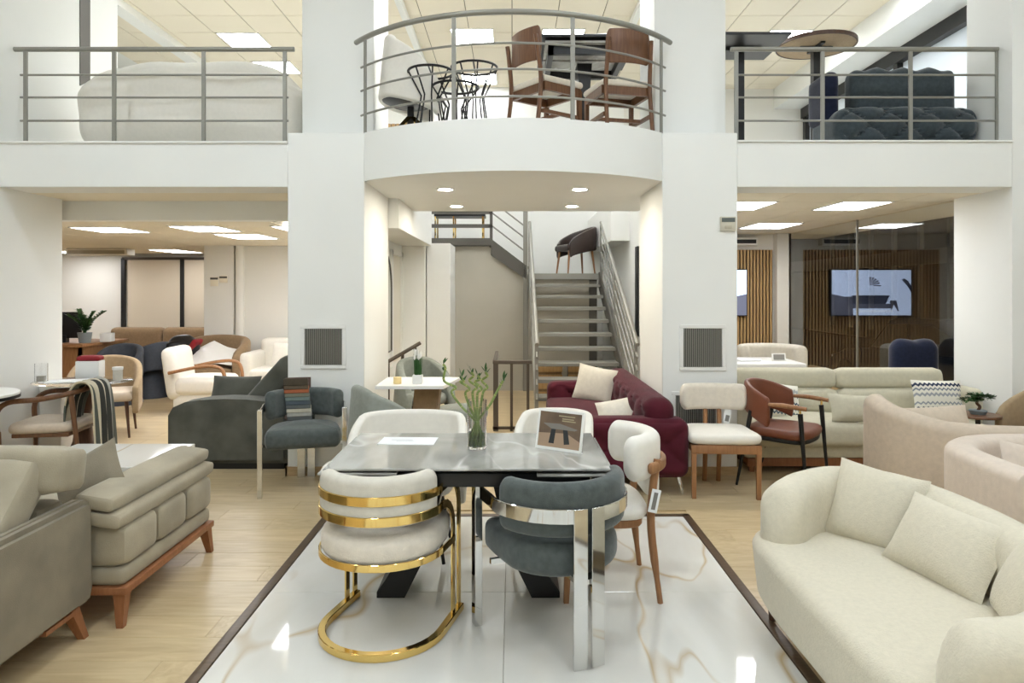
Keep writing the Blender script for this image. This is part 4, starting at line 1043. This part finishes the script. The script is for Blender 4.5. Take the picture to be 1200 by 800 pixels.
# plinth, glass table and what stands on it
O('plinth', B().box(-.10, .10, -.16, .16, 0, .70, .012), 'wall_warm', 'plain beige plinth beside the wooden armchair by the left pier', 'plinth', (-4.155, 6.30, 0))
t = T('glass_table', 'oval glass top table with a dark flared foot in the left bay', 'table', (-3.78, 6.02, 0), 0)
P('tabletop', B().lathe([(.0001, .735), (.40, .735), (.41, .741), (.40, .747), (.0001, .747)], 40, sx=1, sy=.8), 'glass', t)
P('foot', B().lathe([(.0001, 0), (.17, 0), (.16, .02), (.08, .22), (.06, .45), (.10, .70), (.14, .733), (.0001, .734)], 28), 'walnut_d', t)
t = T('candle_jar', 'clear glass cylinder with a candle by the left pier', 'jar', (-4.09, 5.93, .748))
P('vessel', B().lathe([(.0001, 0), (.05, 0), (.05, .16), (.047, .16), (.047, .006), (.0001, .006)], 24), 'glass', t)
P('candle', B().lathe([(.0001, .007), (.035, .007), (.035, .05), (.0001, .052)], 16), 'cream', t)
t = T('gift_bag', 'white carton with a red cloth on top on the glass table', 'box', (-3.83, 6.20, .748), 6)
P('body', B().box(-.10, .10, -.06, .06, 0, .155, .004), 'white', t)
P('cloth', B().pad((.20, .11, .045), (0, 0, .178), .02, .006, 5), 'red', t)
O('magazine', B().box(-.15, .15, -.10, .10, 0, .012, .002, 1), 'paper', 'open magazine lying on the glass table', 'magazine', (-3.86, 5.93, .748), 18)
t = T('lidded_jar', 'cream jar with a pale lid standing on the glass table', 'jar', (-3.50, 6.06, .748))
P('body', B().lathe([(.0001, 0), (.038, 0), (.040, .09), (.0001, .09)], 20), 'cream', t); P('lid', B().lathe([(.0001, .091), (.044, .091), (.044, .115), (.0001, .118)], 20), 'white', t)
# dark wooden armchair with a throw over its back
t = T('wooden_armchair', 'dark bentwood armchair with a beige seat pad under the striped throw', 'chair', (-3.80, 5.70, 0), 98)
P('seat', B().slab(smooth_path([(-.22, -.2), (0, -.23), (.22, -.2), (.26, .05), (.24, .24), (0, .27), (-.24, .24), (-.26, .05)], 4, True), .395, .475, .035, .012, 4), 'beige', t)
P('seat_frame', B().box(-.24, .24, -.2, .22, .365, .397, .004), 'walnut', t)
ap = smooth_path([(.27, .30, .38), (.28, .31, .56), (.285, .22, .655), (.28, 0, .675), (.22, -.2, .71), (0, -.28, .735), (-.22, -.2, .71), (-.28, 0, .675), (-.285, .22, .655), (-.28, .31, .56), (-.27, .30, .38)], 5)
P('arm_rail', B().tube(ap, .021, 10), 'walnut', t)
for s in (-1, 1):
    P('front_leg', leg(B(), (s*.25, .29, 0), (s*.27, .30, .42), .015, .021), 'walnut', t)
    P('rear_leg', leg(B(), (s*.24, -.30, 0), (s*.20, -.20, .71), .015, .021), 'walnut', t)
# striped throw
def throw_mat():
    m = mat('striped_throw', (214, 204, 184), .95); nt = m.node_tree; N = nt.nodes; L = nt.links; p = N['Principled BSDF']
    tc = N.new('ShaderNodeTexCoord'); sx = N.new('ShaderNodeSeparateXYZ'); L.new(tc.outputs['Object'], sx.inputs[0])
    mr = N.new('ShaderNodeMapRange'); mr.inputs[1].default_value = -.2; mr.inputs[2].default_value = .2; L.new(sx.outputs[1], mr.inputs[0])
    cr = N.new('ShaderNodeValToRGB'); cr.color_ramp.interpolation = 'CONSTANT'; e = cr.color_ramp.elements
    e[0].position = 0; e[0].color = S(206, 196, 172); e[1].position = .93; e[1].color = S(190, 180, 160)
    for pos, c in ((.12, (92, 96, 88)), (.2, (206, 196, 172)), (.30, (60, 60, 56)), (.5, (208, 198, 176)), (.62, (66, 66, 62)), (.72, (170, 168, 158)), (.82, (104, 106, 98))):
        k = e.new(pos); k.color = S(*c)
    L.new(mr.outputs[0], cr.inputs[0]); L.new(cr.outputs[0], p.inputs['Base Color']); return m
b = B(); rings = []
path = smooth_path([(-.14, 0, .46), (-.12, 0, .62), (-.06, 0, .755), (.0, 0, .785), (.06, 0, .75), (.085, 0, .6), (.10, 0, .35), (.11, 0, .12)], 4)
for i, p in enumerate(path):
    r_ = []
    t2 = (path[min(i+1, len(path)-1)]-path[max(i-1, 0)]).normalized(); nv = Vector((-t2.z, 0, t2.x))*-1
    for k in range(21):
        y = -.17+.34*k/20; r_.append(p+nv*(-.012*sin(k*1.1+i*.15))+Vector((0, y*(.8+.2*min(1, i/8)), 0)))
    r_ += [q-nv*.012 for q in r_[::-1]]
    rings.append(r_)
b.ring_skin(rings)
thr = O('throw_blanket', b, throw_mat(), 'striped cream and dark throw with fringe hanging over the wooden armchair', 'blanket', (-3.50, 5.69, .0), 6)
fr = B()
for k in range(24):
    y = -.165+.33*k/23; fr.tube([(.108, y, .13), (.112+.004*sin(k*2), y+.004*cos(k*3), .05)], .004, 4)
    fr.tube([(-.135, y*.8, .48), (-.14, y*.8, .42)], .004, 4)
P('fringe', fr, 'cream', thr, kind='stuff')
# quilted beige chair
t = T('quilted_armchair', 'quilted beige armchair on dark red tapered legs in the left bay', 'chair', (-4.34, 7.3, 0), 202)
bp = smooth_path([(.31, .28, 0), (.32, .05, 0), (.25, -.22, 0), (0, -.30, 0), (-.25, -.22, 0), (-.32, .05, 0), (-.31, .28, 0)], 6); n = len(bp)
P('backrest', B().sweep(bp, rrect(.06, .43, .028, 4, .38), rnd=.03, hs=[.66+.36*max(0, sin(PI*i/(n-1)))**1.2 for i in range(n)]), 'quilt', t)
P('seat', B().slab([(-.27, -.24), (.27, -.24), (.28, .3), (-.28, .3)], .38, .48, .045, .015), 'beige', t)
for x in (-.22, .22):
    for y in (-.2, .24): P('leg', leg(B(), (x*1.15, y*1.15, 0), (x, y, .39), .011, .02), 'walnut_d', t)
# slate chairs at the desk
def slate(label, loc, rz):
    t = T('swivel_tub', label, 'chair', loc, rz, 'slate chairs at the desk')
    bp = smooth_path([(.23, .18, 0), (.25, -.02, 0), (.18, -.20, 0), (0, -.25, 0), (-.18, -.20, 0), (-.25, -.02, 0), (-.23, .18, 0)], 5); n = len(bp)
    P('backrest', B().sweep(bp, rrect(.08, .40, .035, 4, .40), rnd=.03, hs=[.62+.38*max(0, sin(PI*i/(n-1)))**.6 for i in range(n)]), 'slate', t)
    P('seat', B().lathe([(.0001, .40), (.27, .40), (.29, .43), (.28, .48), (.0001, .49)], 24), 'slate', t)
    P('base', B().lathe([(.0001, 0), (.29, 0), (.29, .03), (.2, .22), (.15, .40), (.0001, .40)], 20), 'slate', t)
slate('slate tub chair with a flared base seen whole beside the brown sofa', (-5.25, 9.9, 0), 70)
slate('slate tub chair whose back rises behind the quilted armchair', (-5.35, 9.3, 0), -170)
# desk with monitor, plant and papers
t = T('desk', 'light wooden desk with papers in the left bay', 'desk', (-6.25, 9.6, 0))
P('desktop', B().box(-.6, .55, -.55, .55, .78, .82, .004), 'oak', t); P('side_panel', B().box(-.55, .5, -.5, -.46, 0, .78), 'oak', t)
P('side_panel', B().box(.46, .5, -.5, .5, 0, .78), 'oak', t)
t = T('monitor', 'dark computer monitor beside the potted plant on the desk', 'monitor', (-6.12, 9.4, .82), 8)
P('screen', B().box(-.32, .18, -.02, .02, .06, .42, .006), 'black', t); P('stand', B().box(-.06, .0, -.05, .05, 0, .1), 'black', t)
t = T('potted_plant', 'green leafy plant in a gray pot on the desk', 'plant', (-5.85, 9.35, .82))
P('pot', B().lathe([(.0001, 0), (.07, 0), (.09, .14), (.08, .14), (.0001, .12)], 20), 'stone_pot', t)
for k in range(11):
    a = k*2.4; h = .22+.03*(k % 5); sp_ = .06+.03*(k % 4)
    q = smooth_path([(0, 0, .10), (sp_*.5*cos(a), sp_*.5*sin(a), .10+h*.6), (sp_*1.5*cos(a), sp_*1.5*sin(a), .10+h)], 6)
    st = P('stalk', B().tube(q, .006, 5), 'leaf', t); lb = B()
    for i in range(3, len(q)):
        for s in (-1, 1): leafy(lb, q[i], (cos(a+s*1.2), sin(a+s*1.2), .5), .085, .02)
    P('leaves', lb, 'leaf', st)
for x, c, l in ((-5.66, 'paper', 'white paper bundle beside the potted plant'), (-5.46, 'brown_fab', 'brown parcel at the end of the desk')):
    O('parcel', B().box(-.07, .07, -.08, .08, 0, .12, .008), c, l, 'parcel', (x, 9.75-.2*(c == 'paper'), .821), 10) if x < -5.6 else None
# brown sofa far back, jacket, brown tub sofa with white papers
t = T('brown_sofa', 'long brown sofa along the window wall of the left bay', 'sofa', (-6.35, 12.2, 0))
P('seat', B().pad((1.9, .8, .34), (0, 0, .25), .06, .01), 'brown_fab', t)
for k in (0, 1): P('back_cushion', B().pad((.94, .26, .52), (-.475+.95*k, .28, .60), .08, .0), 'brown_fab', t)
P('arm', B().pad((.18, .8, .5), (1.02, 0, .33), .06), 'brown_fab', t)
P('base', B().box(-.9, .9, -.35, .35, 0, .1), 'black', t)
t = T('jacket', 'black jacket with red lining thrown over the brown tub sofa', 'jacket', (-4.84, 9.98, .0))
P('shell', B().pad((.50, .30, .46), (0, 0, .64), .13, .04, 13, RY(24), disp=lambda p, q: q+Vector((.02*sin(q.z*22+q.x*9), .025*sin(q.x*17+q.z*11), -.12*max(0, -p.x)*max(0, p.z)))), 'black', t)
P('lining', B().pad((.07, .26, .30), (.20, -.05, .70), .03, 0, 5, RY(34)), 'red', t)
t = T('tub_sofa', 'brown tub sofa with white sheets lying in it', 'sofa', (-4.36, 9.95, 0))
bp = smooth_path([(-.42, -.30, 0), (-.45, .05, 0), (-.32, .30, 0), (0, .36, 0), (.34, .28, 0), (.46, .02, 0), (.46, -.28, 0)], 6); n = len(bp)
P('backrest', B().sweep(bp, rrect(.13, .84, .06, 4, .03), rnd=.06, hs=[.72+.28*max(0, sin(PI*i/(n-1)))**.7 for i in range(n)]), 'brown_fab', t)
P('seat', B().pad((.78, .62, .40), (0, -.02, .23), .06, .01), 'brown_fab', t)
b = B(); rings = []
for i in range(12):
    x = -.36+.72*i/11; rings.append([Vector((x, -.30+.06*k, .50+.012*sin(k*1.3+i)+.035*k*(1-abs(i-4)/12))) for k in range(9)])
rings2 = [r+[q-Vector((0, 0, .01)) for q in r[::-1]] for r in rings]
O('white_sheet', B().ring_skin(rings2), 'white', 'crumpled white sheet lying in the brown tub sofa', 'sheet', (-4.31, 9.93, 0.0))
# cream armchair with wooden arms
t = T('cream_armchair', 'cream armchair with bent wooden arms facing right in the left bay', 'chair', (-3.93, 8.75, 0), -86)
P('backrest', B().pad((.60, .20, .66), (0, -.32, .50), .09, 0, 8, RX(8)), 'white_fab', t)
P('seat', B().pad((.60, .64, .22), (0, .02, .34), .07, .02), 'white_fab', t)
P('base', B().box(-.27, .27, -.3, .28, .04, .25, .03), 'white_fab', t)
for s in (-1, 1):
    P('arm', B().strap(smooth_path([(s*.33, -.32, .52), (s*.33, 0, .585), (s*.33, .22, .60), (s*.33, .33, .54), (s*.33, .36, .36), (s*.33, .36, .04)], 5), [Vector((s, 0, 0))]*26, .04, .05), 'oak', t)
t = T('ivory_sofa', 'ivory sofa with a cushion against the wall behind the dark gray sofa', 'sofa', (-3.22, 10.0, 0))
P('seat', B().pad((1.1, .75, .40), (0, 0, .22), .06, .01), 'white_fab', t)
P('backrest', B().pad((1.1, .22, .55), (0, .30, .55), .08), 'white_fab', t)
P('arm', B().pad((.18, .75, .62), (-.55, 0, .34), .06), 'white_fab', t)
cushion('ivory cushion standing on the ivory sofa', 'white_fab', (-3.30, 9.93, .60), .40, .36, .13, -4, -14)

# ============================================================ TABLE GROUP BESIDE THE LEFT COLUMN
def sage_tub(label, loc, rz):
    t = T('tub_dining_chair', label, 'chair', loc, rz, 'gray green chairs at the small white table')
    bp = smooth_path([(.27, .2, 0), (.29, 0, 0), (.22, -.22, 0), (0, -.29, 0), (-.22, -.22, 0), (-.29, 0, 0), (-.27, .2, 0)], 6); n = len(bp)
    P('backrest', B().sweep(bp, rrect(.075, .44, .035, 4, .40), rnd=.04, hs=[.62+.38*max(0, sin(PI*i/(n-1)))**.7 for i in range(n)], lean=.08), 'sagegray', t)
    P('seat', B().slab([(p.x, p.y) for p in arc(0, 0, .25, 0, 345, 23)], .38, .475, .04, .015), 'sagegray', t)
    for x in (-.18, .18):
        for y in (-.18, .18): P('leg', leg(B(), (x*1.1, y*1.1, 0), (x, y, .39), .011, .018), 'black_metal', t)
sage_tub('gray green tub chair beside the left column, near side of the small white table', (-.94, 5.16, 0), -62)
t = T('upholstered_stool', 'gray green upholstered stool right of the small white table', 'stool', (-.46, 6.30, 0), 20)
P('seat', B().slab([(p.x, p.y) for p in arc(0, 0, .24, 0, 345, 23)], .36, .47, .045, .015), 'sagegray', t)
for x in (-.15, .15):
    for y in (-.15, .15): P('leg', leg(B(), (x*1.1, y*1.1, 0), (x, y, .38), .011, .018), 'black_metal', t)
sage_tub('gray green chair behind the snowdrop pot on the small white table', (-.92, 7.05, 0), -150)
t = T('white_dining_table', 'small white topped table with a tapering brown pedestal beside the left column', 'table', (-.76, 5.86, 0))
P('tabletop', B().prism([(-.36, -.28), (.20, -.28), (.30, .30), (-.36, .30)], .735, .76), 'white', t)
P('pedestal', B().prism([(-.13, 0), (.08, 0), (.15, .735), (-.06, .735)], -.12, .12, RX(90), .01), 'brown_fab', t)
t = T('snowdrop_pot', 'white pot of green and white snowdrops on the small white table', 'plant', (-.79, 5.72, .761))
P('pot', B().prism([(-.04, -.035), (.04, -.035), (.04, .035), (-.04, .035)], 0, .075, None, .004), 'white', t)
lb = B(); fl = B()
for k in range(22):
    a = k*2.4; r_ = .028*math.sqrt(k/22); x, y = r_*cos(a), r_*sin(a); h = .13+.05*((k*7) % 5)/5
    lb.tube([(x, y, .07), (x*1.3, y*1.3, .07+h)], [.005, .002], 5)
    if k % 2 == 0: fl.lathe([(.001, .07+h), (.011, .085+h), (.008, .11+h), (.001, .125+h)], 6, (x*1.3, y*1.3, 0))
P('leaves', lb, 'leaf', t, kind='stuff'); P('flowers', fl, 'white', t, kind='stuff')
O('candle', B().lathe([(.0001, 0), (.034, 0), (.034, .055), (.0001, .057)], 16), mat('candle_wax', (236, 210, 150), .5), 'small yellow candle left of the snowdrop pot', 'candle', (-.96, 5.72, .761))
# golden crates on the floor behind the stair treads
for k, x in enumerate((.52, .98)):
    t = T('crate', ('golden brown crate behind the stair, nearer the bamboo', 'golden brown crate behind the stair, nearer the handrail')[k], 'crate', (x, 9.75, 0))
    for z in (.03, .15, .27, .39): P('slat', B().box(-.19, .19, -.15, -.135, z, z+.08), 'slat', t)
    P('body', B().box(-.18, .18, -.13, .13, 0, .47), 'brown_fab', t)

# ============================================================ ON THE LANDING AND THE GALLERY
t = T('landing_chair', 'dark leather tub chair on pale wooden legs on the stair landing', 'chair', (1.02, 10.85, 1.793), 108)
bp = smooth_path([(.26, .2, 0), (.28, 0, 0), (.2, -.22, 0), (0, -.28, 0), (-.2, -.22, 0), (-.28, 0, 0), (-.26, .2, 0)], 5); n = len(bp)
P('backrest', B().sweep(bp, rrect(.06, .38, .028, 4, .38), rnd=.03, hs=[.66+.34*max(0, sin(PI*i/(n-1)))**.8 for i in range(n)]), 'dark_l', t)
P('seat', B().slab([(-.25, -.22), (.25, -.22), (.26, .26), (-.26, .26)], .36, .46, .04, .01), 'dark_l', t)
for x in (-.2, .2):
    for y in (-.18, .2): P('leg', leg(B(), (x*1.2, y*1.2, 0), (x, y, .37), .012, .02), 'oak', t)
t = T('gold_console', 'dark topped console with thin gold legs on the half landing', 'table', (-.86, 11.4, 2.33))
P('tabletop', B().box(-.42, .42, -.2, .2, .42, .46), 'black', t)
for x in (-.4, -.1, .38):
    for y in (-.18, .18): P('leg', B().box(x-.012, x+.012, y-.012, y+.012, 0, .42), 'gold', t)
GZ = DK
# covered sofas
def cover(n_, sx, sy, h):
    b = B()
    def fold(p, q):
        q = q.copy(); k = max(0, p.z+.6)
        q.z -= .10*p.x*p.x*max(0, p.z)
        q.y -= .022*k*sin(7*q.x+9*q.z)*(1-abs(p.x)**4)+.016*sin(3*q.x-14*q.z)
        q.z += .012*max(0, p.z)*sin(5*q.x+8*q.y)
        return q
    b.pad((sx, sy, h), (0, 0, h/2), .30, .06, 27, disp=fold)
    return b
O('covered_sofa', cover(0, 2.1, .74, .84), 'white_fab', 'large sofa wrapped in a pale sheet behind the straight left railing', 'sofa', (-2.95, 6.45, GZ))
O('covered_armchair', B().pad((.9, .6, .62), (0, 0, .31), .24, .05, 11, disp=lambda p, q: q+Vector((0, .02*sin(q.x*8), 0))), 'white_fab', 'smaller wrapped seat at the end of the covered sofa by the left column', 'chair', (-1.95, 7.2, GZ))
# swivel chair
t = T('swivel_chair', 'cream shell swivel chair with a black seat pan and gold feet on the balcony', 'chair', (-.90, 6.06, 2.855), -75)
bp = smooth_path([(.24, .22, 0), (.28, 0, 0), (.20, -.22, 0), (0, -.28, 0), (-.20, -.22, 0), (-.28, 0, 0), (-.24, .22, 0)], 5); n = len(bp)
P('backrest', B().sweep(bp, rrect(.08, .56, .035, 4, .36), rnd=.03, hs=[.55+.45*max(0, sin(PI*i/(n-1)))**.8 for i in range(n)], lean=.10), 'white_fab', t)
P('seat', B().lathe([(.0001, .36), (.24, .36), (.27, .40), (.25, .47), (.0001, .48)], 24), 'white_fab', t)
P('seat_pan', B().lathe([(.0001, .31), (.16, .315), (.25, .36), (.0001, .361)], 24), 'black', t)
P('column', B().cyl((0, 0, .12), (0, 0, .32), .03), 'black', t)
for k in range(4):
    a = R(45+90*k); P('foot', sq(B(), (.27*cos(a), .27*sin(a), 0), (.02*cos(a), .02*sin(a), .22), .03, .045), 'gold', t)
# wire side tables
def wire(label, x, y, h, r):
    t = T('wire_table', label, 'side table', (x, y, 2.855), 0, 'black wire side tables on the balcony')
    rg = lambda rr, z: [Vector((rr*cos(2*PI*k/28), rr*sin(2*PI*k/28), z)) for k in range(28)]
    P('top_ring', B().tube(rg(r, h), .011, 8, closed=True), 'black_metal', t); P('foot_ring', B().tube(rg(r*.75, .01), .008, 8, closed=True), 'black_metal', t)
    P('top_bar', B().tube([(0, -r, h), (0, r, h)], .007, 6), 'black_metal', t)
    for k in range(8):
        a = 2*PI*k/8+.2; P('wire', B().tube([(r*cos(a), r*sin(a), h), (r*.42*cos(a), r*.42*sin(a), h*.62), (r*.5*cos(a), r*.5*sin(a), h*.45), (r*.75*cos(a), r*.75*sin(a), .01)], .007, 6), 'black_metal', t)
wire('black wire side table nearest the cream swivel chair', -.69, 5.80, .54, .19)
wire('tallest black wire side table, right of the others', -.345, 6.25, .72, .21)
wire('lowest black wire side table between the two tall ones', -.49, 5.90, .44, .198)
# raised black table with wooden chairs
t = T('raised_table', 'black framed extending table seen from below among wooden chairs on the balcony', 'table', (.66, 6.62, 2.855))
P('tabletop', B().box(-.40, .48, -.5, .45, .96, .985, .003, 1), 'black', t)
P('extension_leaf', B().box(-.36, .44, -.46, .0, .92, .94), 'gmarble', t); P('extension_leaf', B().box(-.36, .44, .04, .42, .92, .94), 'gmarble', t)
P('frame', B().box(-.33, .40, -.40, -.35, .84, .93).box(-.33, .40, .33, .38, .84, .93).box(-.33, -.28, -.4, .38, .84, .93).box(.35, .40, -.4, .38, .84, .93), 'black', t)
P('pedestal', B().prism([(-.10, 0), (.16, 0), (.06, .3), (.10, .84), (-.04, .84), (0, .3)], -.14, .14, RX(90)), 'black', t)
O('folded_leaflet', B().cube((0, 0, .04), (.22, .10, .012), .002, 1, RX(35)), 'paper', 'white folded leaflet on the raised black table', 'leaflet', (.80, 6.30, 3.85), -8)
def slat_chair(label, loc, rz):
    t = T('plywood_chair', label, 'chair', loc, rz, 'walnut chairs on the balcony')
    P('seat', B().slab([(-.22, -.2), (.22, -.2), (.24, .22), (-.24, .22)], .42, .48, .028, .015, 4), 'cream_warm', t)
    P('seat_frame', B().box(-.22, .22, -.2, -.17, .35, .42).box(-.23, .23, .18, .21, .35, .42).box(-.23, -.20, -.2, .2, .35, .42).box(.20, .23, -.2, .2, .35, .42), 'walnut', t)
    q = arc(0, .16, .42, -67, -113, 12)
    P('backrest', B().sweep(q, rrect(.020, .29, .010, 5, .60), rnd=.04, nr=5), 'walnut', t)
    for s in (-1, 1):
        P('rear_leg', B().tube(smooth_path([(s*.205, -.27, 0), (s*.20, -.22, .4), (s*.195, -.245, .65), (s*.19, -.27, .80)], 4), .019, 8), 'walnut', t)
        P('front_leg', sq(B(), (s*.215, .2, 0), (s*.215, .2, .40), .030, .036), 'walnut', t)
        P('stretcher', B().box(s*.21-.012, s*.21+.012, -.22, .2, .16, .19), 'walnut', t)
    P('stretcher', B().box(-.2, .2, -.03, -.006, .16, .19), 'walnut', t)
slat_chair('walnut chair with a curved plywood back, left of the raised table', (.29, 5.94, 2.855), -52)
slat_chair('walnut chair with a curved plywood back in front of the raised table', (.93, 6.0, 2.855), 14)
# right gallery
t = T('square_bar_table', 'tall table with a dark square top seen from below beside the right column', 'table', (2.20, 6.60, GZ))
P('tabletop', B().box(-.32, .36, -.36, .34, 1.10, 1.125, .003, 1), 'black', t); P('frame', B().box(-.15, .2, -.03, .03, 1.07, 1.10), 'black_metal', t)
P('post', B().box(-.035, .035, -.035, .035, .02, 1.08), 'black_metal', t); P('foot', B().box(-.24, .24, -.24, .24, 0, .02), 'black_metal', t)
t = T('round_bar_table', 'tall round table with a wooden underside and black post on the right gallery', 'table', (3.0, 6.74, GZ))
P('tabletop', B().lathe([(.0001, 1.165), (.36, 1.165), (.365, 1.18), (.0001, 1.18)], 40), 'quilt', t)
P('rim', B().lathe([(.36, 1.160), (.374, 1.162), (.374, 1.195), (.0001, 1.195), (.0001, 1.181), (.36, 1.181)], 40, cap=False), 'walnut_d', t)
P('post', B().box(-.038, .038, -.038, .038, .02, 1.15), 'black_metal', t); P('foot', B().box(-.24, .24, -.24, .24, 0, .02), 'black_metal', t)
P('cross_bar', B().box(-.16, .16, -.02, .02, 1.145, 1.165).box(-.02, .02, -.16, .16, 1.145, 1.165), 'black_metal', t)
t = T('dark_tufted_sofa', 'dark slate velvet tufted sofa behind the right gallery railing', 'sofa', (3.55, 6.35, GZ))
def tuft_d(p, q):
    q = q.copy()
    if p.y < -.3 or p.z > .3:
        u = q.x/.17; v = q.z/.13; d = abs(sin(PI*(u+v)/2)*sin(PI*(u-v)/2))**.35; q.y -= .085*(d-.6)*min(1, 1-abs(p.x)**8)
    return q
P('seat', B().pad((1.28, .62, .34), (-.02, 0, .23), .12, .02, 41, disp=tuft_d), 'teal_d', t)
P('backrest', B().pad((.96, .26, .62), (.06, .02, .50), .10, 0, 19, disp=lambda p, q: q+Vector((0, 0, .018*cos(q.x*26)*max(0, p.z)))), 'teal_d', t)
P('side_roll', B().pad((.14, .4, .46), (-.62, .08, .54), .06, 0), 'navy', t)
P('plinth', B().box(-.30, .55, -.27, .2, 0, .06), 'gold', t)

t = T('slatted_screen', 'low slatted wooden screen behind the swivel chair on the balcony', 'screen', (-1.0, 7.7, 2.855))
b = B()
for i in range(20): b.box(-.50+.05*i, -.472+.05*i, -.015, .0, 0, .56)
P('slat', b, 'slat', t, kind='stuff'); P('backing', B().box(-.51, .50, .0, .02, 0, .56), 'brown_fab', t)
